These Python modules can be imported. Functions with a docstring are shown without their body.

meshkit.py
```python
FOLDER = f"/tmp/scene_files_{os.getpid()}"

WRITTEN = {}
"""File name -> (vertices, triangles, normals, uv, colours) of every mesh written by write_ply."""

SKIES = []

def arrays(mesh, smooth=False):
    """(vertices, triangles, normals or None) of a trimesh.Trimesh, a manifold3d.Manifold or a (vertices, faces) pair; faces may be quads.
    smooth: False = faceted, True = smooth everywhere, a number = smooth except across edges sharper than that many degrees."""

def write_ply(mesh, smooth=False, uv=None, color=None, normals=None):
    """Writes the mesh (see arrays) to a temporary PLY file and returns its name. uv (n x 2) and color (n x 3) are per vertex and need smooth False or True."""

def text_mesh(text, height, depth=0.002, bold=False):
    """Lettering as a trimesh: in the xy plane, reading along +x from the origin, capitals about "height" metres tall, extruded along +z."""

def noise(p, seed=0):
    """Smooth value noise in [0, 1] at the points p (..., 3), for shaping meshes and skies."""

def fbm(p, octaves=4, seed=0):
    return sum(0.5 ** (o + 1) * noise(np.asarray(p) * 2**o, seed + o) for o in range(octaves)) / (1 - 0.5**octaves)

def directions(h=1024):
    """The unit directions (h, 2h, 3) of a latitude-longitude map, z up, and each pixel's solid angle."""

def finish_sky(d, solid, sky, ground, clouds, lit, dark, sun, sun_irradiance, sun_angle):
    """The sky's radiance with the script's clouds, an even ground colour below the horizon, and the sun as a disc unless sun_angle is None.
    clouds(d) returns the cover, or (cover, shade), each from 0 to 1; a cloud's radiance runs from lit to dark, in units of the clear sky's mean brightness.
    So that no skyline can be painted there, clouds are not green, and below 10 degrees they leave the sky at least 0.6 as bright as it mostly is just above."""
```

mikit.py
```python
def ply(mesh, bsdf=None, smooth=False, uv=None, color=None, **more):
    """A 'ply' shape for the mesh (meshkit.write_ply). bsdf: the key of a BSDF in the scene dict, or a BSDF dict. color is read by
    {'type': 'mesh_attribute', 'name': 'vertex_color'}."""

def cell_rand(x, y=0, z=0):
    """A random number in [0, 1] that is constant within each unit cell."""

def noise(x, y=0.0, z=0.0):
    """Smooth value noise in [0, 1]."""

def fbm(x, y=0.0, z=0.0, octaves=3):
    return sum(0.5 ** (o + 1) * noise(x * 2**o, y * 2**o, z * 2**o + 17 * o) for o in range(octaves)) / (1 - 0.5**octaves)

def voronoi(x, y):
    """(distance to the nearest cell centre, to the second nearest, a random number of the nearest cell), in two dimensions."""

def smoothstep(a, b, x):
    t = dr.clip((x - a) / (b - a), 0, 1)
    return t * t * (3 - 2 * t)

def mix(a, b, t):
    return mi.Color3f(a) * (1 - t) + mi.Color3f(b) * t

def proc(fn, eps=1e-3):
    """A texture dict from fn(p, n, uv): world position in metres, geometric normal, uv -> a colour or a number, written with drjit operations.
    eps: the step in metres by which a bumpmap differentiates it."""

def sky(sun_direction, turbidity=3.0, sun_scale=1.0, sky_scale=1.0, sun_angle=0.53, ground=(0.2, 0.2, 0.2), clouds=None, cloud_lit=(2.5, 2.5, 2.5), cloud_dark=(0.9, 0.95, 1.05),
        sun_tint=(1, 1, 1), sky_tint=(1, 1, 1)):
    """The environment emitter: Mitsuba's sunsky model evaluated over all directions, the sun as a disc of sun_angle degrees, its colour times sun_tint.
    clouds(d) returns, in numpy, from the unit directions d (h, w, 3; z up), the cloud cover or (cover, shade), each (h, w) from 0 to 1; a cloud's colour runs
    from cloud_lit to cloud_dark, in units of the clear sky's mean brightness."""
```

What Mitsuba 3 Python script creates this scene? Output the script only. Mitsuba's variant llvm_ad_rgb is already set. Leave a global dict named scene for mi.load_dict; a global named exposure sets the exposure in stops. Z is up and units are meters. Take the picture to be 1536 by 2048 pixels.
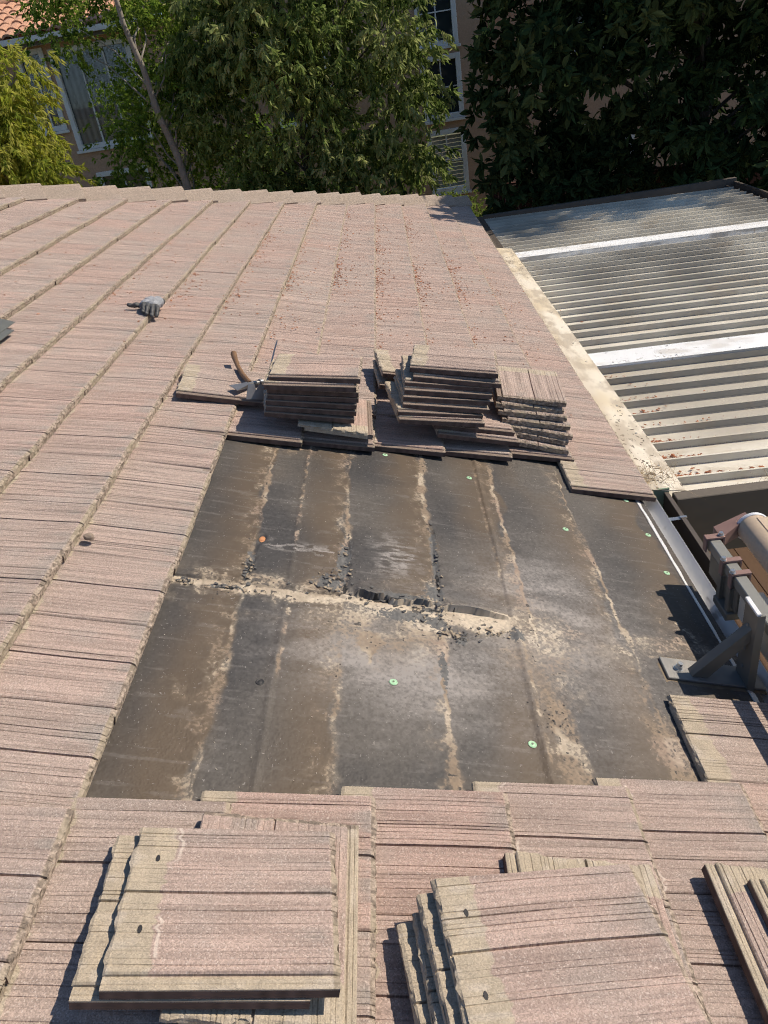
import math
import numpy as np, trimesh,  manifold3d as m3, drjit as dr, mitsuba as mi, mikit, meshkit
from shapely.geometry import Polygon
from mikit import proc, noise, fbm, voronoi, cell_rand, smoothstep, mix
T = mi.ScalarTransform4f
scene, labels = {}, {}
# ---------------------------------------------------------------- camera, sky, exposure
PITCH = math.radians(17.79)                      # slope of the house roof; world x = level, down-slope; y = along the courses; z up
CP, SP = math.cos(PITCH), math.sin(PITCH)
P2W = np.array([[CP, 0, SP], [0, 1, 0], [-SP, 0, CP]])   # roof frame (x down the slope, y along the courses, n off the slope) to world
CAM = np.array([3.170, 0.0, 0.614])
FWD, DOWN = np.array([-0.065, 0.853, -0.518]), np.array([-0.126, -0.522, -0.844])
scene['camera'] = {'type': 'perspective', 'fov': 54.84, 'fov_axis': 'x', 'near_clip': 0.05, 'far_clip': 800.0,
                   'to_world': T().look_at(origin=CAM.tolist(), target=(CAM + FWD).tolist(), up=(-DOWN).tolist())}
SUN_AZ, SUN_EL = math.radians(76.0), math.radians(47.0)
SUN = [math.sin(SUN_AZ) * math.cos(SUN_EL), math.cos(SUN_AZ) * math.cos(SUN_EL), math.sin(SUN_EL)]
scene['sky'] = mikit.sky(SUN, turbidity=3, sky_scale=.85, sun_tint=(.95, 1.0, 1.10), ground=(0.14, 0.13, 0.11))
exposure = 1.93

# ---------------------------------------------------------------- helpers
rng = np.random.default_rng(7)
M4 = np.eye(4); M4[:3, :3] = P2W


def numbered(key):
    if key not in scene and key not in labels and not any(k.startswith(key + '__') for k in scene):
        return key
    i = 1
    while True:
        k = f'{key}_{i:03d}'
        if k not in scene and k not in labels:
            return k
        i += 1


_last = {}


def put(name, mesh, mat, parent=None, smooth=False, uv=None, color=None, tw=None, stuff=False):
    base = f'{parent}__{name}' if parent else name
    if base in scene or base in _last:
        i = _last.get(base, 0) + 1
        _last[base] = i
        key = f'{base}_{i:03d}'
    else:
        key = base
        _last[base] = 0
    sh = mikit.ply(mesh, mat, smooth=smooth, uv=uv, color=color)
    if tw is not None:
        sh['to_world'] = T(np.asarray(tw, float).tolist())
    scene[key] = sh
    if stuff:
        labels.setdefault(key, {})['kind'] = 'stuff'
    return key


def tag(key, label, cat=None, group=None, kind=None):
    d = labels.setdefault(key, {})
    if label: d['label'] = label
    if cat: d['category'] = cat
    if group: d['group'] = group
    if kind: d['kind'] = kind


def roof(mesh):                                   # roof-frame mesh to world
    m = mesh.copy(); m.apply_transform(M4); return m


def rp(x, y, n=0.0):
    return P2W @ np.array([x, y, n])


def box(x0, x1, y0, y1, z0, z1, bev=0.0):
    if bev:
        c = m3.Manifold.cube([x1 - x0 - 2 * bev, y1 - y0 - 2 * bev, z1 - z0 - 2 * bev]).translate([x0 + bev, y0 + bev, z0 + bev])
        v = c.to_mesh().vert_properties[:, :3]
        pts = np.vstack([v + np.array(o) * bev for o in ([1, 0, 0], [-1, 0, 0], [0, 1, 0], [0, -1, 0], [0, 0, 1], [0, 0, -1])])
        return trimesh.convex.convex_hull(pts)
    m = trimesh.creation.box((x1 - x0, y1 - y0, z1 - z0))
    m.apply_translation(((x0 + x1) / 2, (y0 + y1) / 2, (z0 + z1) / 2))
    return m


def cat(ms):
    return trimesh.util.concatenate(ms)


def tube(pts, rad, k=10, cap=True):
    pts = np.asarray(pts, float); n = len(pts)
    rad = np.broadcast_to(rad, n)
    tan = np.gradient(pts, axis=0); tan /= np.linalg.norm(tan, axis=1, keepdims=True)
    up = np.array([0, 0, 1.0]) if abs(tan[0, 2]) < 0.9 else np.array([1.0, 0, 0])
    vs = []
    for p, t, r in zip(pts, tan, rad):
        a = np.cross(t, up); a /= np.linalg.norm(a); b = np.cross(t, a)
        th = np.arange(k) * 2 * np.pi / k
        vs.append(p + r * (np.cos(th)[:, None] * a + np.sin(th)[:, None] * b))
    v = np.vstack(vs + [pts[:1], pts[-1:]]); f = []
    for i in range(n - 1):
        for j in range(k):
            a, b = i * k + j, i * k + (j + 1) % k
            f += [[a, b, b + k], [a, b + k, a + k]]
    for j in range(k):
        f += [[n * k, (j + 1) % k, j], [n * k + 1, (n - 1) * k + j, (n - 1) * k + (j + 1) % k]]
    m = trimesh.Trimesh(v, f, process=False); m.fix_normals(); return m


def hulls(chain, refine=0.006, its=8):
    """one continuous body from bones [(p0, r0, p1, r1), ...]"""
    out = None
    for a, ra, b, rb in chain:
        s = m3.Manifold.batch_hull([m3.Manifold.sphere(ra, 16).translate(list(a)), m3.Manifold.sphere(rb, 16).translate(list(b))])
        out = s if out is None else out + s
    mm = out.refine_to_length(refine).to_mesh()
    t = trimesh.Trimesh(mm.vert_properties[:, :3], mm.tri_verts, process=True)
    trimesh.smoothing.filter_taubin(t, iterations=its)
    return t


def prism(poly, depth):
    from shapely.geometry import Polygon
    return trimesh.creation.extrude_polygon(Polygon(poly), depth, engine='earcut')


def prof_extrude(prof, y0, y1):
    """profile [(x, z), ...] (closed polygon) swept along y"""
    m = prism(prof, y1 - y0)                       # x, z in its xy; depth along its z
    v = m.vertices
    m2 = trimesh.Trimesh(np.stack([v[:, 0], y1 - v[:, 2], v[:, 1]], 1), m.faces, process=False)
    m2.fix_normals(); return m2


def strip(prof, y0, y1, t=0.003):
    """bent sheet: open profile line in (x, z) swept along y, thickness t"""
    from shapely.geometry import LineString
    p = LineString(prof).buffer(t / 2, cap_style='flat', join_style='mitre')
    return prof_extrude(list(p.exterior.coords)[:-1], y0, y1)


# ---------------------------------------------------------------- materials
def rx(p): return p.x * CP - p.z * SP
def rn(p): return p.x * SP + p.z * CP


def mat(name, col, rough=0.6, bump=None, scale=0.001, eps=1e-3, two=True, **kw):
    b = {'type': 'principled', 'base_color': proc(col) if callable(col) else {'type': 'rgb', 'value': list(col)}, 'roughness': rough, **kw}
    if bump is not None:
        b = {'type': 'bumpmap', 'tex': proc(bump, eps), 'scale': scale, 'bsdf': b}
    scene[name] = {'type': 'twosided', 'bsdf': b} if two else b
    return name


def tile_col(p, n, uv):
    u, v = uv.x, uv.y
    i = dr.floor(v); y = v - i
    r1, r2, r3 = cell_rand(i, 3), cell_rand(i, 11), cell_rand(i, 23)
    c = mix((.345, .262, .228), (.332, .266, .232), r1)
    c = mix(c, (.352, .244, .206), smoothstep(.62, .95, r2) * .45)
    st = noise(u * 7 + r1 * 40, y * 190 + r2 * 30) * .5 + noise(u * 3 + r2 * 40, y * 70 + r1 * 30) * .5
    c = c * (0.80 + 0.38 * smoothstep(.12, .88, st))
    c = mix(c, (.285, .24, .195), dr.select((i > 699) & (i < 760), mi.Float(.75), mi.Float(0)))
    pat = fbm(u * 7 + r3 * 70, y * 9 + r1 * 50, 0, 3)
    c = mix(c, (.310, .272, .247), smoothstep(.45, .85, pat) * .45)
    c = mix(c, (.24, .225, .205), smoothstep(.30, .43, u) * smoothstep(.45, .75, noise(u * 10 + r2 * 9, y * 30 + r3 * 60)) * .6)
    g = cell_rand(u * 420, y * 420, i)
    c = c * (0.74 + 0.48 * g)
    c = mix(c, (.62, .55, .50), smoothstep(.93, .97, cell_rand(u * 380, y * 380, i + 5)) * .42)
    edge = .078 + .018 * (noise(y * 22, i * 7) - .5) + .012 * (noise(y * 90, i * 3) - .5)
    beige = mix((.405, .346, .265), (.325, .280, .218), noise(u * 40, y * 40, i))
    beige = mix(beige, (.43, .38, .32), smoothstep(.6, .85, noise(u * 25, y * 60, i + 3)) * .6)
    raw = smoothstep(edge, edge - .006, u)
    raw = dr.maximum(raw, smoothstep(.101, .097, y))
    c = mix(c, beige * (0.82 + 0.34 * g), raw)
    chalk = .6 * smoothstep(.005, .001, dr.abs(u - edge - .006)) * smoothstep(.5, .62, noise(y * 26, i * 5)) * smoothstep(.90, .92, r3)
    c = mix(c, (.66, .60, .53), chalk * .8)
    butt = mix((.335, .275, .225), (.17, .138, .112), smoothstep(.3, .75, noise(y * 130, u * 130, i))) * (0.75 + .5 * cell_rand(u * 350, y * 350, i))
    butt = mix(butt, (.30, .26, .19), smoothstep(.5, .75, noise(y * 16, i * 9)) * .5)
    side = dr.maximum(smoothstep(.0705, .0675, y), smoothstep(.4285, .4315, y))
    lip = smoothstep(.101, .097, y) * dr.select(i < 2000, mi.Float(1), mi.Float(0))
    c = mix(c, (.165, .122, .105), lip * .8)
    butt = mix(butt, mi.Color3f(.105, .072, .062) * (.7 + .6 * noise(u * 60, i * 3)), side)  # side walls: own dark tone plus shade put into the colour
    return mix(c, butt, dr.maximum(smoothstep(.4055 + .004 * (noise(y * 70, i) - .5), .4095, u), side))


def tile_bump(p, n, uv):
    u, v = uv.x, uv.y
    return noise(u * 300, v * 300) * .8 + noise(u * 45, v * 420) * .6 + smoothstep(.43, .433, u) * noise(u * 110, v * 110) * 3.0


mat('tile_concrete', tile_col, .82, tile_bump, .0012, 8e-4, specular=.35)


def chipcol(p, n, uv):
    return mix((.36, .125, .05), (.18, .075, .045), cell_rand(p.x * 60, p.y * 60, p.z * 60))


mat('litter_brown', chipcol, .8)


def g01(d, w): return dr.exp(-dr.square(d / w))


DUST = (2.640, 2.983, 3.317, 3.656, 4.003)


def deck_col(p, n, uv):
    x, y = rx(p), p.y
    big = fbm(x * 2.3, y * 2.3, 4, 3)
    c = mix((.040, .039, .040), (.080, .073, .066), smoothstep(.3, .7, big))
    scuff = noise(x * 9 + 3 * noise(y * 3), y * 95)
    hi, mid_, fine = noise(x * 130, y * 130), fbm(x * 30, y * 30, 3, 3), noise(x * 60, y * 60, 8)
    grain = fbm(x * 120, y * 120, 11, 3)
    c = c * (.95 + .10 * scuff) * (.72 + .56 * grain)
    t = (x - 2.640 + (fbm(y * 6, x * 3, 12, 3) - .5) * .10) / .3407
    t = t - dr.floor(t)
    br = smoothstep(.25, .85, t) * smoothstep(1.0, .93, t) * smoothstep(.25, .58, fbm(x * 3.1 + 9, y * 2.2, 1, 3)) + .35 * smoothstep(.5, .7, fbm(x * 4, y * 1.6, 7, 3))
    c = mix(c, (.094, .068, .044), dr.clip(br, 0, 1) * .8)
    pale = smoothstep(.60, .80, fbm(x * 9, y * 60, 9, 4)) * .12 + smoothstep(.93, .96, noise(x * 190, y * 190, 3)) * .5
    pale = pale + .85 * g01(x - 3.17 + .1 * (mid_ - .5), .075) * g01(y - 2.33, .13) * smoothstep(.3, .75, fbm(x * 30, y * 80, 2, 4))  # pale dust mixed with whitish sheen painted into the felt colour
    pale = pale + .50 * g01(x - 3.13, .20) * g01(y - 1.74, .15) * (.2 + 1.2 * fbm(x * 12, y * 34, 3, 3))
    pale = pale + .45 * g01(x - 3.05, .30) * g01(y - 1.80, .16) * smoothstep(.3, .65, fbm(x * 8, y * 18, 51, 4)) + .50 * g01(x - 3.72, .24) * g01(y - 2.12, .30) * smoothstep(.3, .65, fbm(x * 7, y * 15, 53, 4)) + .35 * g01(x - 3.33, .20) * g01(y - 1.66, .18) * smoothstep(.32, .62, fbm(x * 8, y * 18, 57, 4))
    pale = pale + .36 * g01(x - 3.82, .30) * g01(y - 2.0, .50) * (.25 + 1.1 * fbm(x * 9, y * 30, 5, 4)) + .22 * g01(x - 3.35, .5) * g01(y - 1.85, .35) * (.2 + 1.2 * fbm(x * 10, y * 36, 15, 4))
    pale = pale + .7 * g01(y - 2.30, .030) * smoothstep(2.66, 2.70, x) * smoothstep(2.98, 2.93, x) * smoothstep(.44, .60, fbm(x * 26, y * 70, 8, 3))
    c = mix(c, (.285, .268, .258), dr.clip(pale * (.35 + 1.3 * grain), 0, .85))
    wob = (noise(y * 4.1, 2) - .5) * .014 + (fbm(y * 28, x * 28, 6, 2) - .5) * .020
    dust = mi.Float(0)
    for k, x0 in enumerate(DUST):
        w = .004 + .008 * noise(y * 2.6, k * 9 + 1) + .011 * smoothstep(.5, .8, noise(y * 9, k * 5 + 2)) + (.010 * smoothstep(1.7, 1.4, y) if k in (2, 3) else 0)
        d = x - x0 - wob + .006
        dust = dr.maximum(dust, smoothstep(w * 1.5, w * .2, dr.abs(d)) * (.42 + .58 * smoothstep(.3, .62, noise(y * 3.3, k * 4 + 3))))
        dust = dr.maximum(dust, .50 * smoothstep(.10, .0, -d) * smoothstep(.0, .01, -d) * smoothstep(.40, .62, mid_))
    for x0, ya, yb in ((2.795, 1.60, 2.02), (3.575, 2.15, 3.2), (3.60, 1.38, 2.0), (2.785, 2.3, 3.2)):
        dust = dr.maximum(dust, .62 * smoothstep(.012, .002, dr.abs(x - x0 - wob * .6)) * smoothstep(ya, ya + .05, y) * smoothstep(yb, yb - .05, y) * smoothstep(.38, .55, mid_))
    seam = 2.046 + .012 * (noise(x * 9, 5) - .5)
    sd = seam - y
    bw = .045 + .035 * noise(x * 5, 4) + .09 * g01(x - 3.47, .10) + .03 * g01(x - 3.25, .12)
    m = smoothstep(-.004, .004, sd) * smoothstep(bw, bw * .5, sd + (mid_ - .5) * .05) * smoothstep(3.66, 3.56, x + (mid_ - .5) * .1)
    dust = dr.maximum(dust, m * smoothstep(.12, .36, mid_ + .1))
    up = smoothstep(.004, -.004, sd) * smoothstep(.10, .03, -sd + (mid_ - .5) * .06)
    up = up * dr.maximum(dr.maximum(smoothstep(2.60, 2.66, x) * smoothstep(2.80, 2.74, x), .8 * smoothstep(2.79, 2.84, x) * smoothstep(2.98, 2.94, x)), .7 * smoothstep(2.42, 2.47, x) * smoothstep(2.62, 2.55, x))
    dust = dr.maximum(dust, .85 * up * smoothstep(.3, .5, mid_))
    blob = smoothstep(.062 - .05 * smoothstep(1.83, 1.75, y), .03 - .028 * smoothstep(1.83, 1.75, y), dr.abs(x - 3.077) + (mid_ - .5) * .03) * smoothstep(1.895, 1.87, y + (mid_ - .5) * .03) * smoothstep(1.70, 1.76, y)
    blob2 = .5 * smoothstep(.36, .10, dr.abs(x - 3.66) * 2 + dr.abs(y - 1.86) * .8 + (mid_ - .5) * .5)
    low = .8 * smoothstep(.06, .02, dr.abs(x - 3.665 + (mid_ - .5) * .05)) * smoothstep(1.75, 1.6, y)
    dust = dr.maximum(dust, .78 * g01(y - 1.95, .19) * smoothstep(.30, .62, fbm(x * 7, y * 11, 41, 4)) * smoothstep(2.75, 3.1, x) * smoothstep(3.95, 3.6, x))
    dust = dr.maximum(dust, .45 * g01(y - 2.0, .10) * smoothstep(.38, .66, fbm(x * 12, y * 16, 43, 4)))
    spots = .8 * smoothstep(.52, .64, mid_) * (g01(x - 4.22, .06) * g01(y - 2.1, .16) + .8 * g01(x - 2.72, .10) * g01(y - 3.10, .06) + .7 * g01(x - 2.93, .06) * g01(y - 3.12, .06) + .35 * g01(x - 2.55, .07) * g01(y - 1.55, .10))
    dust = dr.maximum(dr.maximum(dust, dr.maximum(blob, blob2)), dr.maximum(low, spots))
    dust = dr.maximum(dust, .75 * smoothstep(.07, .03, dr.abs(x - 4.0 + (y - 1.45) * .1 + (mid_ - .5) * .05)) * smoothstep(1.72, 1.55, y))
    dc = mix((.225, .172, .122), (.50, .43, .335), dr.clip(smoothstep(.45, .8, noise(x * 17, y * 17, 5)) * .7 + g01(y - 1.99, .10) * .7, 0, 1))
    dc = mix(dc, (.30, .225, .18), smoothstep(.55, .8, noise(x * 6, y * 6, 15)) * .6) * (.82 + .36 * hi)
    dust = dr.clip(dust, 0, 1)
    dust = dr.clip(.55 * dust * (.4 + 1.2 * grain) + .50 * smoothstep(.36, .85, dust + (grain - .5) * 1.3 + (mid_ - .5) * .6) * smoothstep(.02, .2, dust), 0, 1)
    c = mix(c, dc, dust * .88)
    sl = mi.Float(0)
    for x0, y0, sx, sy in ((2.575, 2.02, .045, .014), (2.638, 2.17, .013, .075), (2.975, 2.25, .022, .11), (2.935, 2.12, .05, .035), (3.325, 2.36, .012, .17), (3.305, 2.13, .03, .05), (3.19, 2.075, .09, .022),
                           (3.19, 1.985, .085, .028), (3.31, 1.97, .03, .03), (3.30, 2.03, .028, .016), (3.385, 1.89, .014, .018), (3.585, 1.95, .02, .03), (2.44, 2.02, .018, .008), (3.315, 1.75, .012, .07)):
        sl = dr.maximum(sl, smoothstep(1.25, .85, dr.sqrt(dr.square((x - x0) / sx) + dr.square((y - y0) / sy)) + (grain - .5) * 1.6 + (mid_ - .5) * .8))
    c = mix(c, mix((.070, .074, .078), (.12, .122, .122), hi), sl * .93)
    for x0, y0, sx, sy in ((3.105, 2.046, .035, .007), (3.155, 2.05, .018, .009), (2.985, 2.085, .010, .035), (3.326, 2.20, .007, .05), (2.435, 2.025, .014, .006), (3.388, 1.893, .012, .007), (2.575, 2.012, .03, .005), (3.31, 2.03, .022, .010), (2.96, 2.14, .02, .010), (2.637, 2.14, .008, .03)):
        c = mix(c, (.008, .008, .009), .95 * smoothstep(1.15, .8, dr.sqrt(dr.square((x - x0) / sx) + dr.square((y - y0) / sy)) + (grain - .5) * 1.2 + (mid_ - .5)))  # darkness inside the rips painted on as black patches
    crumbs = smoothstep(.86, .9, noise(x * 75, y * 75, 31)) * smoothstep(.5, .9, dust + .3 * g01(y - 1.95, .2)) * .85
    return mix(c, (.03, .03, .032), crumbs)


def deck_bump(p, n, uv):
    x, y = rx(p), p.y
    return noise(x * 210, y * 210) * .7 + fbm(x * 55, y * 55, 3, 3) * .7


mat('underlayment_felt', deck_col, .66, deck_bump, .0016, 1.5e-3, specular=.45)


def stucco_col(p, n, uv):
    return mix((.285, .180, .118), (.33, .215, .142), fbm(p.x * 1.2, p.z * 1.2, p.y, 3)) * (.9 + .2 * noise(p.x * 60, p.z * 60, p.y * 60))


mat('stucco', lambda p, n, uv: stucco_col(p, n, uv) * 1.45, .9, lambda p, n, uv: fbm(p.x * 22, p.z * 22, p.y * 22, 2), .012, 4e-3)
mat('stucco_cream', lambda p, n, uv: mix((.50, .44, .35), (.56, .50, .40), fbm(p.x * 2, p.z * 2, p.y * 2, 2)), .9, lambda p, n, uv: fbm(p.x * 25, p.z * 25, p.y * 25, 2), .006, 4e-3)
mat('white_paint', lambda p, n, uv: mix((.72, .71, .68), (.62, .60, .56), fbm(p.x * 5, p.z * 5, p.y * 5, 2)), .5)


def dirty_white(p, n, uv):
    x, y = p.x, p.y
    c = mix((.68, .655, .585), (.59, .565, .49), fbm(x * 1.7, y * 3.1, 2, 3))
    c = mix(c, (.30, .28, .24), smoothstep(.44, .80, fbm(x * .8 + 5, y * .7, 8, 4)) * .75)
    c = mix(c, (.42, .36, .28), smoothstep(.58, .80, fbm(x * 5, y * 16, 5, 4)) * .45)
    return c


mat('patio_aluminium', dirty_white, .8, specular=.15)


def flash_col(p, n, uv):
    x, y = p.x, p.y
    c = mix((.66, .62, .54), (.58, .53, .43), fbm(x * 8, y * 2.2, 2, 3))
    c = mix(c, (.50, .41, .26), smoothstep(.50, .75, fbm(x * 5, y * 1.6 + 3, 6, 3)) * .6)
    c = mix(c, (.36, .31, .24), smoothstep(.42, .70, fbm(x * 12, y * 6, 19, 4)) * .75)
    c = mix(c, (.13, .11, .085), smoothstep(.70, .76, fbm(x * 60, y * 45, 4, 2)) * smoothstep(.42, .6, fbm(x * 3, y * 1.5, 9, 2)))
    c = mix(c, (.33, .27, .20), smoothstep(4.36, 4.28, x + .05 * (fbm(y * 6, x * 9, 3, 3) - .5)) * .35)
    return c


mat('painted_flashing', flash_col, .55, lambda p, n, uv: noise(p.x * 60, p.y * 40) + 3 * noise(p.x * 7, p.y * 3), .0015)


def cap_white(p, n, uv):
    x, y, z = p.x, p.y, p.z
    c = mix((.74, .77, .80), (.66, .68, .69), fbm(x * 2, y * 6, 3, 2))
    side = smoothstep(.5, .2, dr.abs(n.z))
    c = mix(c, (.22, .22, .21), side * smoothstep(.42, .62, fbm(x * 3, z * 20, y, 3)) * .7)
    c = mix(c, (.25, .22, .18), smoothstep(.72, .80, fbm(x * 55, y * 55, 4, 2)) * smoothstep(.4, .7, fbm(x * 2, y * 7, 8, 3)) * .7)
    return mix(c, (.45, .42, .37), smoothstep(.55, .8, fbm(x * 4, y * 9, 13, 3)) * .5)


mat('white_cap', cap_white, .45)
mat('dark_bronze', lambda p, n, uv: mix((.070, .060, .052), (.105, .088, .074), fbm(p.x * 9, p.y * 5, p.z * 9, 3)), .5)
mat('beam_brown', lambda p, n, uv: mix((.10, .088, .074), (.135, .115, .094), fbm(p.x * 5, p.y * 9, p.z * 12, 3)), .7)
mat('galvanised', lambda p, n, uv: mix(mix((.52, .53, .54), (.64, .64, .63), fbm(p.x * 30, p.y * 6, p.z * 20, 3)), (.12, .10, .08), smoothstep(.64, .80, fbm(p.x * 40, p.y * 12, 4, 3)) * .6), .42, metallic=.15)
mat('bar_grey', lambda p, n, uv: mix((.23, .235, .215), (.30, .30, .28), fbm(p.x * 14, p.y * 5, p.z * 14, 3)), .45, metallic=.35)
mat('clamp_mauve', lambda p, n, uv: mix((.21, .13, .115), (.26, .165, .145), fbm(p.x * 30, p.y * 30, p.z * 30, 2)), .55)
mat('bolt_steel', (.62, .62, .60), .28, metallic=.9)
mat('bracket_steel', lambda p, n, uv: mix((.135, .13, .115), (.21, .20, .175), fbm(p.x * 12, p.y * 12, p.z * 12, 3)), .5, metallic=.3)
mat('plate_steel', lambda p, n, uv: mix((.17, .175, .18), (.30, .29, .27), fbm(p.x * 25, p.y * 25, 3, 3)), .5, metallic=.4)
mat('awning_fabric', lambda p, n, uv: mix((.50, .40, .30), (.43, .345, .26), fbm(p.x * 4, p.y * 2, p.z * 4, 3)) * (.94 + .12 * noise(p.x * 150, p.y * 150, p.z * 150)), .85)
mat('end_cap_white', (.62, .66, .72), .4)
mat('nail_green', lambda p, n, uv: mix((.27, .50, .30), (.36, .56, .38), noise(p.x * 130, p.y * 130)), .5)
mat('nail_dark', (.16, .17, .13), .5)
mat('green_cap', (.26, .34, .24), .55)
mat('raw_wood', lambda p, n, uv: mix((.50, .24, .11), (.36, .16, .08), noise(p.x * 50, p.y * 200)), .8)
mat('glass_dark', (.025, .032, .036), .06, specular=.8)
scene['glass_clear'] = {'type': 'thindielectric'}
mat('curtain', lambda p, n, uv: mix((.045, .055, .058), (.11, .125, .13), .5 + .5 * dr.sin(p.x * 48 + 2 * noise(p.x * 3))), .9)
mat('blind_grey', (.30, .32, .30), .7)
mat('bark_grey', lambda p, n, uv: mix((.17, .155, .13), (.29, .27, .235), fbm(p.x * 25, p.y * 25, p.z * 7, 3)), .9)
mat('bark_dark', lambda p, n, uv: mix((.055, .045, .036), (.10, .085, .07), fbm(p.x * 25, p.y * 25, p.z * 7, 3)), .9)
mat('clay_tile', lambda p, n, uv: mix((.50, .27, .17), (.40, .235, .16), noise(p.x * 3.4, p.y * 2.8)) * (.8 + .4 * fbm(p.x * 12, p.y * 12, p.z * 12, 3)), .85)
mat('fence_red', lambda p, n, uv: mix((.060, .020, .015), (.085, .029, .020), fbm(p.x * 3, p.z * 14, p.y, 3)), .8)
mat('ground_soil', lambda p, n, uv: mix((.10, .082, .055), (.085, .095, .045), smoothstep(.4, .6, fbm(p.x * .6, p.y * .6, 1, 4))), .95)
mat('patio_concrete', lambda p, n, uv: mix((.27, .255, .23), (.20, .185, .165), fbm(p.x * 1.5, p.y * 1.5, 2, 4)), .85)
mat('deck_boards', lambda p, n, uv: mix((.085, .042, .018), (.06, .03, .014), fbm(p.x * 12, p.y * 1.5, 2, 3)), .7)  # board colour darkened to stand in for shade
mat('matt_black', (.02, .02, .022), .6)
mat('vent_metal', lambda p, n, uv: mix((.085, .09, .085), (.12, .125, .115), fbm(p.x * 12, p.y * 12, p.z * 12, 2)), .5)
mat('glove_grey', lambda p, n, uv: mix((.19, .205, .23), (.30, .315, .345), noise(p.x * 220, p.y * 220, p.z * 220)), .9)
mat('glove_black', lambda p, n, uv: mix((.035, .037, .04), (.075, .078, .082), fbm(p.x * 60, p.y * 60, p.z * 60, 2)), .6)
mat('handle_wood', lambda p, n, uv: mix((.22, .125, .06), (.12, .07, .04), fbm(p.x * 50, p.y * 14, p.z * 40, 3)), .5)
mat('tool_steel', lambda p, n, uv: mix((.42, .42, .42), (.28, .27, .26), fbm(p.x * 40, p.y * 40, p.z * 40, 3)), .35, metallic=.8)
mat('dry_grass', lambda p, n, uv: mix((.36, .27, .15), (.24, .17, .09), cell_rand(p.x * 40, p.y * 40, p.z * 10)), .9)
mat('wire_white', (.42, .42, .40), .5)
for nm, rough, spec, tr in (('leaf_soft', .27, .5, 1.1), ('leaf_gloss', .14, .8, .3)):
    scene[nm] = {'type': 'principledthin', 'base_color': {'type': 'mesh_attribute', 'name': 'vertex_color'}, 'roughness': rough, 'diff_trans': tr, 'eta': 1.45}

# ---------------------------------------------------------------- concrete roof tiles
TL, TW, TT = .42, .328, .031


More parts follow.
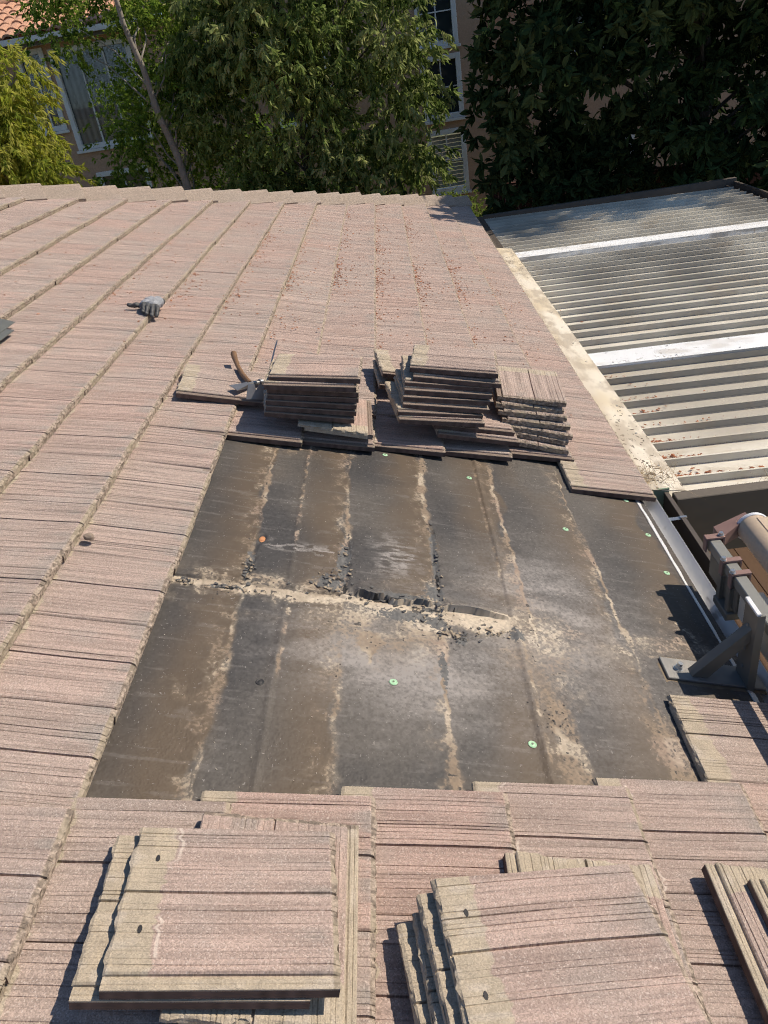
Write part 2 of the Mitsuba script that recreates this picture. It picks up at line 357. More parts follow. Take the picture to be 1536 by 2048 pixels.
def tile_mesh(seed, length=TL, fine=True, drop=0.0, ragged=1.0):
    """local frame: x from head (0) to butt (length), y across from the near body edge (0), n = 0 top; returns mesh, uv"""
    r = np.random.default_rng(seed + 1000)
    ys, ds = [0.0, .003], [-.0035, 0.0]
    y = .012 + r.uniform(0, .006)
    while y < TW - .012:
        bold = abs(y - .165) < .009
        if bold: y = .166
        w = .0065 if bold else r.uniform(.0026, .0048)
        d = .0075 if bold else r.choice([.0008, .0014, .0024, .0037], p=[.40, .37, .18, .05])
        ys += [y - w / 2, y - w / 2 + .0009, y + w / 2 - .0009, y + w / 2]; ds += [0, -d, -d, 0]
        y += w + (r.uniform(.005, .010) if r.random() < .72 else r.uniform(.012, .022))
        if y - w < .158 < y + .012 and not bold and y < .166: y = .166
    ys += [TW - .003, TW]; ds += [0.0, -.0035]
    ys, ds = np.array(ys), np.array(ds); K = len(ys)
    xs = np.array([0, .004, .06, .12, .18, .24, .30, .36, .404, .412, .4185]) if fine else np.array([0, .004, .14, .28, .404, .412, .4185])
    xs = xs * length / TL; S = len(xs)
    low = np.array([[TW, -.014], [.297, -.014], [.295, -TT], [-.026, -TT], [-.026, -.0078], [-.023, -.0066], [-.018, -.0066], [-.0165, -.0082], [-.0145, -.0066], [-.008, -.0066], [-.0045, -.0095], [-.002, -.0095], [0, -.0095]])
    verts, uvs = [], []
    gid = np.round(ys * 170)
    for k, x in enumerate(xs):
        amp = .35 + 1.0 * meshkit.noise(np.stack([gid * 3.7, np.full(K, k * .83 + seed), np.zeros(K)], 1))
        d = ds * np.where(np.abs(ys - .166) < .006, 1.0, np.where((ds < -.0005) & (ys > .004) & (ys < TW - .004), amp, 1.0))
        sh = .0016 * np.sin(x * 11 + seed) * np.where((ys > .004) & (ys < TW - .004), 1, 0)
        top = np.stack([np.full(K, x), ys + sh, d], 1)
        lo = np.stack([np.full(len(low), x), low[:, 0], low[:, 1]], 1)
        if k in (0, S - 1):
            top[:, 2] -= .0035 + .004 * (k > 0)
        if k == S - 2:
            top[:, 2] -= .0035 + .004 * (meshkit.noise(np.stack([ys * 90, np.full(K, seed * 1.3), np.zeros(K)], 1)) - .5)
        if k == S - 1 or k == 0:
            j = (meshkit.fbm(np.stack([ys * (38 if k == 0 else 55), np.full(K, seed * 1.7), np.full(K, k)], 1), 3) - .5) * (.019 if k == 0 else .013) * ragged
            top[:, 0] += j
        top[:, 2] -= drop * (x / length) ** 2
        ring = np.vstack([top, lo]); verts.append(ring)
        yy = ring[:, 1].copy(); yy[K] = TW + .02; yy[K + 3] = -.050; yy[K + 4] = -.028
        uvs.append(np.stack([ring[:, 0] * .42 / length, yy], 1))
    N = K + len(low)
    v = np.vstack(verts); uv = np.vstack(uvs)
    i = np.arange(N); j = (i + 1) % N
    f = []
    for s in range(S - 1):
        a, b = s * N, (s + 1) * N
        f.append(np.stack([a + i, b + i, b + j], 1)); f.append(np.stack([a + i, b + j, a + j], 1))
    f = np.vstack(f)
    # caps
    ex_v, ex_uv, ex_f, base = [], [], [], len(v)
    for s, sgn in ((0, -1), (S - 1, 1)):
        ring = v[s * N:(s + 1) * N]
        top = ring[:K]
        j1 = (meshkit.fbm(np.stack([ys * 70, np.full(K, seed * 2.3), np.full(K, s + 9.)], 1), 2) - .5) * .012 * ragged
        mid = np.stack([ring[K, 0] + j1, ys, np.full(K, -.0155 if s else -.009)], 1)
        bot = np.stack([np.full(K, ring[K, 0]) + j1 * .8 - .002, ys, np.full(K, -TT if s else -.014)], 1)
        q = np.array([[ring[K, 0], -.026, -TT], [ring[K, 0], .295, -TT], [ring[K, 0], .295, -.014], [ring[K, 0], -.026, -.0085]])
        vv = np.vstack([top, mid, bot, q])
        k_ = np.arange(K - 1)
        ff = []
        for a in (0, K):
            ff.append(np.stack([a + k_, a + K + k_, a + K + k_ + 1], 1)); ff.append(np.stack([a + k_, a + K + k_ + 1, a + k_ + 1], 1))
        ff = np.vstack(ff + [np.array([[3 * K, 3 * K + 1, 3 * K + 2], [3 * K, 3 * K + 2, 3 * K + 3]])])
        if sgn < 0: ff = ff[:, ::-1]
        ex_v.append(vv); ex_f.append(ff + base); base += len(vv)
        ex_uv.append(np.stack([(.46 - vv[:, 2]) if sgn > 0 else (.02 - vv[:, 2] * .5), vv[:, 1]], 1))
    v = np.vstack([v] + ex_v); uv = np.vstack([uv] + ex_uv); f = np.vstack([f] + ex_f)
    uv[:, 1] = uv[:, 1] + .1 + seed
    return trimesh.Trimesh(v, f, process=False), uv


def tile_frame(x, y, n, yaw=0.0, pitch=0.0, roll=0.0):
    """roof-frame placement: head-near corner at (x, y), top surface n there"""
    a, b, c = math.radians(yaw), pitch, roll
    Rz = np.array([[math.cos(a), -math.sin(a), 0], [math.sin(a), math.cos(a), 0], [0, 0, 1]])
    Ry = np.array([[math.cos(b), 0, math.sin(b)], [0, 1, 0], [-math.sin(b), 0, math.cos(b)]])
    Rx = np.array([[1, 0, 0], [0, math.cos(c), -math.sin(c)], [0, math.sin(c), math.cos(c)]])
    m = np.eye(4); m[:3, :3] = Rz @ Ry @ Rx; m[:3, 3] = (x, y, n)
    return M4 @ m


_tid = [0]
GAUGE, WIDE = .343, .3305


def hip_y(x): return 6.926 + (x + .206) * .9727


def cam_px(P):
    R_ = np.array([np.cross(DOWN, FWD), DOWN, FWD]); c = R_ @ (np.asarray(P) - CAM)
    return 384 + 740 * c[0] / c[2], 512 + 740 * c[1] / c[2], c[2]


def phase(k): return 1.130 + .056 * (k - 8)


tiles_in, tiles_out = [], []
for k in range(-3, 14):
    tail = GAUGE * k
    y0 = phase(k) if k < 13 else 1.72
    hole = (y0 - .01, y0 + 6 * WIDE - .02) if 8 <= k <= 12 else ((1.72, 1.72 + 4 * WIDE + .02) if k == 13 else None)
    nmin = int((-.5 - y0) / WIDE)
    for j in range(nmin, 60):
        y = y0 + j * WIDE + (.045 if k == 13 and j >= 4 else 0.0) + (.03 if k == 12 and j >= 6 else 0)
        if hole and hole[0] < y + .1 < hole[1]:
            continue
        ymid = hip_y(tail - .17)
        if y > ymid - .02:
            break
        if k == 13 and j == -4:
            continue
        _tid[0] += 1
        jit = rng.normal(0, .0022, 3)
        x = tail - TL + jit[0]
        # head top sits 6.7 mm under the reference plane, butt 30 mm above it
        h0, h1 = -.0075, .035
        if k == 7 and phase(7) - .02 < y < 3.6: h1 = float(np.interp(y, [2.3, 3.5], [-.001, .033]))
        if k == 8 and y > 3: h1 = .012
        if k == 13: h1 = .012
        if 9 <= k <= 12 and hole[1] < y + .1 < hole[1] + WIDE: h1 = .016
        pitch = -math.atan2(h1 - h0, TL) + jit[1] * .8
        X, Y, D = cam_px(rp(tail - .15, min(y + .16, ymid), .01))
        seen = -30 < X < 800 and -10 < Y < 1060 and D > .1
        (tiles_in if seen else tiles_out).append((D, k, x, y, h0 + jit[2] * .4, pitch, _tid[0]))
tiles_in.sort()
clip_n = np.array([-.9727, 1.0]) / math.hypot(.9727, 1)


def hip_clip(mesh, uv, W):
    """cut a tile's vertices back to the hip line (tiles there are sawn)"""
    v = trimesh.transformations.transform_points(mesh.vertices, np.linalg.inv(M4) @ W)
    d = (v[:, 1] - hip_y(v[:, 0])) + .01
    over = d > 0
    if over.any():
        loc = np.linalg.inv(np.linalg.inv(M4) @ W)
        v[over, 1] -= d[over]
        mesh.vertices = trimesh.transformations.transform_points(v, loc)
    return mesh


HOUSE = 'house'
rest_v, rest_uv = [], []
for idx, (D, k, x, y, n, pitch, tid) in enumerate(tiles_in + sorted(tiles_out)):
    m, uv = tile_mesh(tid, fine=D < 5.5)
    W = tile_frame(x, y, n, rng.normal(0, .12), pitch)
    m = hip_clip(m, uv, W)
    if idx < min(299, len(tiles_in)):
        m.apply_transform(W)
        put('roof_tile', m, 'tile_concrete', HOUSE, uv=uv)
    else:
        m.apply_transform(W); rest_v.append(m); rest_uv.append(uv)
if rest_v:
    k = put('far_roof_tiles', cat(rest_v), 'tile_concrete', HOUSE, uv=np.vstack(rest_uv), stuff=True)
tag(HOUSE, 'low house roof of brown concrete tiles with a stripped patch of bare dark underlayment', 'house')

# hip caps
hip_u = np.array([1, .9727]) / math.hypot(1, .9727)
for i, s in enumerate(np.arange(-1.43, 6.3, .358)):
    r = np.random.default_rng(300 + i)
    L, wl, wr = .40, .125, .125
    nst, K = 2, 13
    t = np.linspace(-1, 1, K)
    prof = np.stack([t * .128, .112 * (1 - np.sqrt(t * t + .02)) - .03], 1)
    base = .046
    vs, uvs = [], []
    for k, (xx, off) in enumerate(((0, -.030), (.20, -.012), (L - .006, 0.006), (L, 0.001))):
        j = 0 if k < 3 else (meshkit.fbm(np.stack([t * 9, np.full(K, i * 3.1), np.zeros(K)], 1), 2) - .5) * .012
        top = np.stack([np.full(K, xx) + j, prof[:, 0], prof[:, 1] + off + base + .012], 1)
        bot = np.stack([np.full(K, xx) + j, prof[:, 0] * .96, prof[:, 1] + off + base - .016], 1)[::-1]
        vs.append(np.vstack([top, bot])); uvs.append(np.stack([vs[-1][:, 0] * .3 + .12, vs[-1][:, 1] + .25 + np.where(np.arange(2 * K) >= K, .02, 0)], 1))
    N = 2 * K; f = []
    ii = np.arange(N); jj = (ii + 1) % N
    for q in range(3):
        f += [np.stack([q * N + ii, (q + 1) * N + ii, (q + 1) * N + jj], 1), np.stack([q * N + ii, (q + 1) * N + jj, q * N + jj], 1)]
    v = np.vstack(vs); uv = np.vstack(uvs)
    capi = np.arange(K - 1)
    e = np.vstack([vs[3][:K], vs[3][K:][::-1]]); b0 = len(v)
    f += [np.stack([b0 + capi, b0 + K + capi, b0 + K + capi + 1], 1), np.stack([b0 + capi, b0 + K + capi + 1, b0 + capi + 1], 1)]
    v = np.vstack([v, e]); uv = np.vstack([uv, np.stack([.46 + e[:, 2] - e[:, 2].min(), e[:, 1] + .25], 1)])
    uv[:, 1] += 700 + i
    m = trimesh.Trimesh(v, np.vstack(f), process=False)
    p0 = np.array([-.206, 6.926]) + hip_u * (s - .05)
    W = tile_frame(p0[0], p0[1], .0 + r.normal(0, .003), math.degrees(math.atan2(hip_u[1], hip_u[0])) + r.normal(0, 1.0), r.normal(0.0, .006), r.normal(.03, .02))
    put('hip_cap_tile', m, 'tile_concrete', HOUSE, uv=uv, tw=W)

# underlayment sheet
gx = np.unique(np.concatenate([np.arange(-.6, 2.3, .06), np.arange(2.3, 4.41, .0075), [4.41]]))
gy = np.unique(np.concatenate([np.arange(-.6, 1.0, .06), np.arange(1.0, 1.9, .0085), np.arange(1.9, 2.15, .004), np.arange(2.15, 3.45, .0085), np.arange(3.45, 8.4, .10)]).round(5))
X, Y = np.meshgrid(gx, gy, indexing='ij')
q = np.stack([X, Y, np.zeros_like(X)], -1)
H = -.041 + .006 * (meshkit.fbm(q * [2.2, 1.4, 1], 3) - .5) + .0022 * (meshkit.fbm(q * 14, 2, 5) - .5)
seam = 2.046 + .012 * (meshkit.noise(np.stack([X * 9, X * 0 + 5, X * 0], -1)) - .5) + .055 * (meshkit.fbm(q * [24, 0, 0], 3, 3) - .45) * ((X > 2.5) & (X < 3.345)) - .014 * np.clip((X - 3.33) / .24, 0, 1) * (X < 3.572)
on = (Y > seam) & (X < 3.572)
H += .0045 * on
curl = np.exp(-(np.maximum(Y - seam, 0)) / .028) * on
H += 2.0 * curl * (.010 * ((X > 3.335) & (X < 3.572)) * np.clip((3.575 - X) / .02, 0, 1) * (.7 + .5 * np.sin((X - 3.33) * 17)) + .012 * ((X > 3.02) & (X < 3.12)) + .008 * ((X > 3.13) & (X < 3.29)) * (meshkit.noise(q * [40, 0, 0]) > .35) + .002)
for x0, hgt, w in ((2.785, .0035, .008), (3.588, .006, .012)):
    wob = .006 * (meshkit.noise(np.stack([X * 0, Y * 5, X * 0 + x0], -1)) - .5)
    H += hgt * np.exp(-((X - x0 - wob) / w) ** 2)
H += .004 * (1 / (1 + np.exp(-(X - 3.588) / .006))) * (Y < 3.3)
for x0 in DUST:
    H += .0016 * np.exp(-((X - x0) / .012) ** 2) * meshkit.fbm(q * 40, 2, int(x0 * 100))
for x0, ya, yb, w in ((2.640, 2.08, 2.30, .010), (2.978, 2.06, 2.38, .014), (3.322, 2.08, 2.55, .009)):
    wob = .012 * (meshkit.fbm(np.stack([X * 0, Y * 20, X * 0 + x0], -1), 2) - .5)
    H -= .006 * (np.abs(X - x0 - wob) < w * (.5 + meshkit.noise(np.stack([X * 0, Y * 30, X * 0 + x0], -1)))) * (Y > ya) * (Y < yb)
cp = np.array([(3.303, 2.008), (3.35, 1.932), (3.389, 1.893), (3.453, 1.917), (3.577, 1.979)])
for a, b in zip(cp[:-1], cp[1:]):
    ab = b - a; tt = np.clip(((X - a[0]) * ab[0] + (Y - a[1]) * ab[1]) / (ab @ ab), 0, 1)
    dd = np.hypot(X - a[0] - tt * ab[0], Y - a[1] - tt * ab[1]) + .004 * (meshkit.noise(q * 60) - .5)
    H -= .005 * (dd < .0045); H += .003 * np.exp(-(dd / .02) ** 2)
H -= .02 * np.exp(-(((X - 2.66) / .012) ** 2 + ((Y - 2.335) / .022) ** 2) ** 2)
keep = Y < hip_y(X) + .05
gi = np.arange(X.size).reshape(X.shape)
fq = np.stack([gi[:-1, :-1], gi[1:, :-1], gi[1:, 1:], gi[:-1, 1:]], -1).reshape(-1, 4)
fq = fq[keep.reshape(-1)[fq].all(1)]
dm = trimesh.Trimesh(np.stack([X, Y, H], -1).reshape(-1, 3), np.vstack([fq[:, [0, 1, 2]], fq[:, [0, 2, 3]]]), process=False)
dm.remove_unreferenced_vertices()
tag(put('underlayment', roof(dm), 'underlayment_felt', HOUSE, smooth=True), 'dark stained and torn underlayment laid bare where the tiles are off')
tag(put('exposed_sheathing', roof(trimesh.creation.icosphere(subdivisions=3).apply_scale([.012, .022, .004]).apply_translation([2.662, 2.335, -.0465])), 'raw_wood', HOUSE, smooth=True), 'patch of orange wood showing through a hole in the underlayment')
# roof deck body, far slope, walls of the house
body = trimesh.Trimesh(*[np.array(a) for a in ([rp(-3, -3, -.06), rp(4.36, -3, -.06), rp(4.36, 11.30, -.06), rp(-3, 4.2, -.06)], [[0, 1, 2], [0, 2, 3]])], process=False)
put('roof_deck', body, 'beam_brown', HOUSE)
e0, e1 = rp(-3, 4.21, .0), rp(4.42, 11.42, .0)
far = np.array([e0, e1, [e1[0] - 7.2, e1[1] + .02, e1[2]]]); far[2, 0] = e0[0] - .2
put('far_slope', trimesh.Trimesh(far, [[0, 1, 2]], process=False), 'clay_tile', HOUSE)
put('wall', box(-3, 3.75, -3, 10.7, -4.25, -1.45), 'stucco_cream', HOUSE)
put('soffit', box(3.75, 4.16, -3, 10.9, -1.50, -1.47), 'white_paint', HOUSE)
put('fascia', box(4.16, 4.183, -3, 11.0, -1.58, -1.40), 'beam_brown', HOUSE)
# eave metal and gutter
put('drip_edge', strip([(4.150, -1.368), (4.176, -1.382), (4.206, -1.430), (4.256, -1.384)], -1.0, 3.22, .0035), 'galvanised', HOUSE)
gut = strip([(4.262, -1.46), (4.262, -1.56), (4.345, -1.56), (4.345, -1.445), (4.362, -1.445), (4.362, -1.462)], 2.46, 3.235, .004)
tag(put('gutter', gut, 'dark_bronze', HOUSE), 'short open box gutter in dark bronze beside the patio cover')
put('gutter_end_cap', box(4.256, 4.37, 3.237, 3.245, -1.555, -1.425), 'green_cap', HOUSE)
hg = cat([box(4.252, 4.350, 2.985, 3.008, -1.452, -1.4495), box(4.252, 4.350, 3.008, 3.011, -1.462, -1.4495), box(4.340, 4.372, 2.99, 3.005, -1.4475, -1.442)])
put('gutter_hanger', hg, 'bolt_steel', HOUSE)

# ---------------------------------------------------------------- loose tiles
ORD = ['top', 'second', 'third', 'fourth', 'fifth', 'sixth', 'seventh', 'eighth', 'ninth', 'tenth', 'eleventh', 'twelfth']


HOLES = {}


def hole(k, u, v, W):
    h = trimesh.creation.cylinder(.0055, .0012, sections=14); h.apply_scale([.8, 1.5, 1]); h.apply_translation((u, v, .0003))  # black disc stands in for the dark inside of the hole
    put('nail_hole_disc', h, 'matt_black', k, tw=W)


def loose(x, y, n, yaw, label, group=None, pitch=0.0, roll=0.0, length=TL, fine=True):
    _tid[0] += 1
    m, uv = tile_mesh(_tid[0], length, fine)
    k = put('loose_roof_tile', m, 'tile_concrete', uv=uv, tw=tile_frame(x, y, n, yaw, pitch, roll))
    tag(k, label, 'roof tile', group, 'thing')
    if 'topmost' in label or 'top tile of the fanned' in label:
        hole(k, .050, .245, tile_frame(x, y, n, yaw, pitch, roll)); hole(k, .046, .085, tile_frame(x, y, n, yaw, pitch, roll))


G = 'loose tiles stacked on the roof'
# front left: two tiles lying the laid way over one turned across
_tid[0] = next(i for i in range(2000, 2400) if float(np.array(cell_rand(mi.Float(i + 1), 23)).ravel()[0]) > .93)
loose(2.581, .690, .124, 3.6, 'topmost loose tile of the front left pile, with chalky pale head and nail hole', G, -.03, -.15)
loose(2.531, .684, .094, 3.2, 'second tile of the front left pile, its khaki head sticking out on the left', G, -.03, -.14)
loose(3.016, .660, .062, 90.6, 'crosswise tile at the bottom of the front left pile, grooves running away from the viewer', G, -.01)
# front right: a leaning pile of tiles
F2 = [(3.226, .592, .168, 7.5), (3.206, .575, .138, 9.0), (3.190, .550, .110, 7.0), (3.172, .540, .085, 8.5)]
for i, (x, y, n, a) in enumerate(F2):
    loose(x, y, n, a, f'{ORD[i]} tile of the fanned front right pile' + (', pink face and khaki left end' if i == 0 else ', only its dark left edge showing'), G, -.07, -.09, .45)
loose(3.408, 1.050, .060, -90.4, 'crosswise tile under the front right pile, ribbed strip showing on its right', G)
loose(3.905, 1.068, .066, -89.2, 'crosswise tile in the bottom right corner with a black shadow along its left edge', G)
loose(3.985, 1.020, .094, -88.6, 'upper of the two crosswise tiles cut off by the right picture edge', G)
_tid[0] = 1500
# left upper pile (A)
A = [(2.551 + .004 * (k_ % 2), 3.225 - .010 * k_, .262 - .0245 * k_, -1 + 1.4 * k_ + .8 * (k_ % 2), -.150 + .021 * k_, -.05 + .009 * k_) for k_ in range(7)]
A[1] = (2.536, 3.185, .236, .5, -.135, -.04)
for i, (x, y, n, a, p_, r_) in enumerate(A):
    loose(x, y, n, a, f'{ORD[i]} tile from above in the pile right of the hammer', G, p_ + rng.normal(0, .006), r_ + rng.normal(0, .006))
loose(3.040, 3.145, .075, 91.5, 'crosswise tile with ragged khaki end under the pile beside the hammer', G, .015)
loose(2.108, 3.365, .052, 4.0, 'single tile lying flat under the hammer head', G, -.01, .02)
# middle upper pile (B)
B = [(3.206, 3.455, .330, -6.0, -.120), (3.226, 3.42, .300, -3.0, -.100), (3.188, 3.40, .272, 1.0, -.090), (3.190, 3.37, .246, 2.0, -.080), (3.187, 3.345, .219, 5.0, -.066), (3.190, 3.32, .192, 6.0, -.055), (3.168, 3.285, .165, 10.0, -.046), (3.178, 3.258, .139, 9.0, -.036)]
for i, (x, y, n, a, p_) in enumerate(B):
    loose(x, y, n, a, f'{ORD[i]} tile from above in the tallest pile above the bare patch', G, p_ + rng.normal(0, .005), rng.normal(0, .008), .43)
loose(3.385, 3.300, .078, 5.0, 'tile at the foot of the tallest pile, poking out to the right in its shadow', G)
loose(3.36, 3.330, .108, 7.0, 'tile just under the tallest pile, mostly hidden in shadow', G)
loose(3.102, 3.80, .150, 8.0, 'upper of two tiles half hidden behind the tallest pile on its left', G)
loose(3.094, 3.78, .090, 6.0, 'lower of two tiles half hidden behind the tallest pile on its left', G, -.03)
# right upper pile (C)
for i in range(7):
    t = i / 6.0
    nx, ny = 3.690 + .075 * min(1, t * 1.3) + rng.normal(0, .008), 3.500 - .11 * t + rng.normal(0, .006)
    a = -92 + rng.normal(0, 1.8)
    ca, sa = math.cos(math.radians(a)), math.sin(math.radians(a))
    loose(nx - TL * ca, ny - TL * sa, .236 - .0295 * i, a, f'{ORD[i]} tile from above in the crosswise pile, ragged ends by the patio roof', G, .02 + rng.normal(0, .008), .07 - .01 * i + rng.normal(0, .012))

# ---------------------------------------------------------------- small things on the roof
# roofing hammer
hp = np.array([rp(2.298, 3.86, .088), rp(2.315, 3.80, .084), rp(2.345, 3.71, .080), rp(2.385, 3.61, .079), rp(2.425, 3.535, .080), rp(2.437, 3.515, .080)])
put('handle', tube(hp, [.0165, .0145, .0115, .0125, .0115, .011], 12), 'handle_wood', 'hammer', smooth=40)
cen = rp(2.445, 3.495, .082); axd = rp(2.50, 3.555, .082) - cen; axd /= np.linalg.norm(axd)
hm = [tube([cen - axd * .022, cen + axd * .03], .0125, 8), tube([cen + axd * .028, cen + axd * .052], [.0115, .0105], 16), tube([cen + axd * .050, cen + axd * .054, cen + axd * .070, cen + axd * .073], [.0145, .017, .017, .015], 20)]
sd = np.cross(axd, P2W[:, 2]); sd /= np.linalg.norm(sd); upv = P2W[:, 2]
bl = []
for s, hw, th in ((-.018, .012, .011), (-.05, .019, .007), (-.095, .030, .003), (-.112, .033, .001)):
    bl.append([cen + axd * s + sd * hw * a + upv * th * b + sd * .0 for a, b in ((-1, -1), (1, -1), (1, 1), (-1, 1))])
bl = np.array(bl).reshape(-1, 3)
hm.append(trimesh.convex.convex_hull(bl[:8])); hm.append(trimesh.convex.convex_hull(bl[4:]))
put('head', cat(hm), 'tool_steel', 'hammer', smooth=30)
tag('hammer', 'roofing hammer with worn brown wooden handle and steel head on a flat tile', 'hammer')
# flat pry bar with notched foot
foot = Polygon([(-.042, 0), (.042, 0), (.042, .075), (.012, .075), (0, .045), (-.012, .075), (-.042, .075)])
fm = trimesh.creation.extrude_polygon(foot, .004, engine='earcut')
Mf = np.eye(4)
dirx = rp(2.52, 3.43, 0) - rp(2.435, 3.405, 0); dirx /= np.linalg.norm(dirx)
upd = P2W[:, 2] * .85 + np.array([0, 1.0, 0]) * .52; upd /= np.linalg.norm(upd)
Mf[:3, 0], Mf[:3, 1], Mf[:3, 2], Mf[:3, 3] = dirx, upd, np.cross(dirx, upd), rp(2.482, 3.365, .060)
fm.apply_transform(Mf)
put('foot', fm, 'tool_steel', 'pry_bar')
bar = [rp(2.515, 3.395, .118), rp(2.523, 3.405, .112), rp(2.529, 3.43, .12), rp(2.533, 3.50, .20), rp(2.540, 3.535, .262), rp(2.546, 3.56, .300)]
bm = []
for a, b in zip(bar[:-1], bar[1:]):
    o = [np.array([.004, 0, 0]), np.array([0, .014, 0])]
    bm.append(trimesh.convex.convex_hull(np.array([p + s * o[0] + t * o[1] for p in (a, b) for s in (-1, 1) for t in (-1, 1)])))
put('shank', cat(bm), 'tool_steel', 'pry_bar')
tag('pry_bar', 'flat steel pry bar with notched foot leaning against the pile beside the hammer', 'pry bar')
# work glove
def gp(a, b, n): return rp(1.685 + a, 4.535 + b, n + .036)
gl = [(gp(.0, .035, .022), .030, gp(-.03, -.02, .024), .032), (gp(.03, .02, .022), .028, gp(.02, -.035, .026), .029), (gp(-.03, -.02, .024), .030, gp(.02, -.035, .026), .029)]
dark = []
for (x0, x1, x2, ln, r, c) in ((.050, .062, .066, .10, .0135, 0), (.026, .035, .045, .125, .0145, 1), (.000, .006, .012, .115, .014, 2), (-.022, -.02, -.012, .095, .013, 3)):
    b = -.04
    dark += [(gp(x0 - .01, b, .030), r + .003, gp(x1, b - ln * .45, .030 + .004 * c), r + .001), (gp(x1, b - ln * .45, .030 + .004 * c), r + .001, gp(x2, b - ln * .85, .004 + .003 * c), r - .001)]
dark += [(gp(-.04, -.015, .020), .016, gp(-.080, -.035, .016), .0145), (gp(-.080, -.035, .016), .0145, gp(-.118, -.040, .012), .013)]
dark += [(gp(-.025, -.045, .026), .024, gp(.045, -.045, .026), .022)]
def crumple(m, a=.006):
    d = (meshkit.fbm(m.vertices * 42, 3, 9) - .5)[:, None] * 2 * a
    m.vertices = m.vertices + m.vertex_normals * d
    return m
put('coated_fingers', crumple(hulls(dark, .004, 5)), 'glove_black', 'work_glove', smooth=True)
cuff = gl + [(gp(.01, .035, .022), .032, gp(.025, .085, .020), .034), (gp(-.022, .03, .022), .030, gp(-.01, .082, .020), .030)]
put('knit_back', crumple(hulls(cuff, .004, 5), .010), 'glove_grey', 'work_glove', smooth=True)
put('cuff_band', hulls([(gp(-.028, .100, .020), .022, gp(.042, .106, .020), .022)], .006, 4), 'glove_black', 'work_glove', smooth=True)
tag('work_glove', 'grey knit work glove with black coated fingers dropped on the tiles', 'glove')
# roof vent at the left edge
vt = strip([(.60, .050), (1.06, .050), (1.125, .044)], 3.66, 3.93, .004)
put('flashing', roof(vt), 'vent_metal', 'roof_vent')
put('apron', roof(box(1.0, 1.165, 3.58, 3.82, .039, .0435)), 'vent_metal', 'roof_vent')
th = np.linspace(0, np.pi, 16)
hood = [(1.0, 3.78 - .14 * math.cos(t), .05 + .10 * math.sin(t)) for t in th]
hv = np.array([[x, y, n] for (x, y, n) in hood] + [[.62, y, .05 + (n - .05) * .25] for (x, y, n) in hood] + [[1.0, 3.78, .05]])
hf = [[i, i + 1, i + 17] for i in range(15)] + [[i, i + 17, i + 16] for i in range(15)]
put('hood', roof(trimesh.Trimesh(hv, hf, process=False)), 'vent_metal', 'roof_vent', smooth=True)
put('opening', roof(trimesh.Trimesh(np.array([[.982, 3.78 - .13 * math.cos(t), .05 + .092 * math.sin(t)] for t in th] + [[.982, 3.78, .05]]), [[i, i + 1, 16] for i in range(15)], process=False)), 'matt_black', 'roof_vent')  # flat black sheet stands for the darkness inside the hood
tag('roof_vent', 'dark grey metal roof vent with flat flashing at the left picture edge', 'roof vent')
# cap nails
NAILS = [((3.14, 3.166), 'just below the tile edge and the middle pile'), ((3.542, 3.06), 'high on the bare underlayment left of a thin crease'), ((3.935, 2.71), 'in the upper right of the bare underlayment'),
         ((3.149, 1.658), 'in the lower middle of the bare underlayment'), ((3.554, 1.473), 'low on the bare underlayment beside the broad crease'), ((4.318, 3.06), 'by the eave, nearest the corner tile'),
         ((4.330, 2.76), 'by the eave, second from the corner tile'), ((4.315, 2.47), 'by the eave, half in the shadow of the bracket'), ((2.732, 3.150), 'at the upper left, half under the tile edge')]
def deck_n(x, y):
    return float(H[np.abs(gx - x).argmin(), np.abs(gy - y).argmin()])
for (x, y), where in NAILS:
    k = numbered('cap_nail')
    n0 = deck_n(x, y)
    disc = trimesh.creation.revolve([(0, 0), (.0125, 0), (.0130, .0012), (.0110, .0024), (.0075, .0018), (.0045, .0030), (0, .0030)], sections=28)
    disc.apply_translation((x, y, n0 + .0005)); put('disc', roof(disc), 'nail_green', k, smooth=40)
    hd = trimesh.creation.cylinder(.0032, .002, sections=12); hd.apply_translation((x, y, n0 + .0044)); put('nail_head', roof(hd), 'nail_dark', k)
    tag(k, 'pale green plastic cap nail ' + where, 'nail', 'cap nails in the underlayment')
k = 'cap_nail_black'
x, y = 2.75, 1.594; n0 = deck_n(x, y)
disc = trimesh.creation.revolve([(0, 0), (.0125, 0), (.0130, .0010), (.0110, .0022), (.0075, .0012), (.0045, .0026), (0, .0026)], sections=28); disc.apply_translation((x, y, n0)); 
put('worn_cap_nail', roof(disc), 'matt_black', smooth=40); tag('worn_cap_nail', 'dark cap nail sunk in the lower left of the underlayment', 'nail')
# chip of tile
ch = trimesh.creation.icosphere(subdivisions=2); ch.vertices *= (.6 + .6 * meshkit.noise(ch.vertices * 1.7 + 3)[:, None]); ch.apply_scale([.020, .017, .013]); ch.apply_translation([2.095, 2.115, .022])
mat('chip_concrete', lambda p, n, uv: mix((.27, .21, .17), (.16, .13, .105), fbm(p.x * 90, p.y * 90, p.z * 90, 2)), .9)
put('tile_chip', roof(ch), 'chip_concrete'); tag('tile_chip', 'broken chip of tile lying against a course edge on the left', 'tile chip')


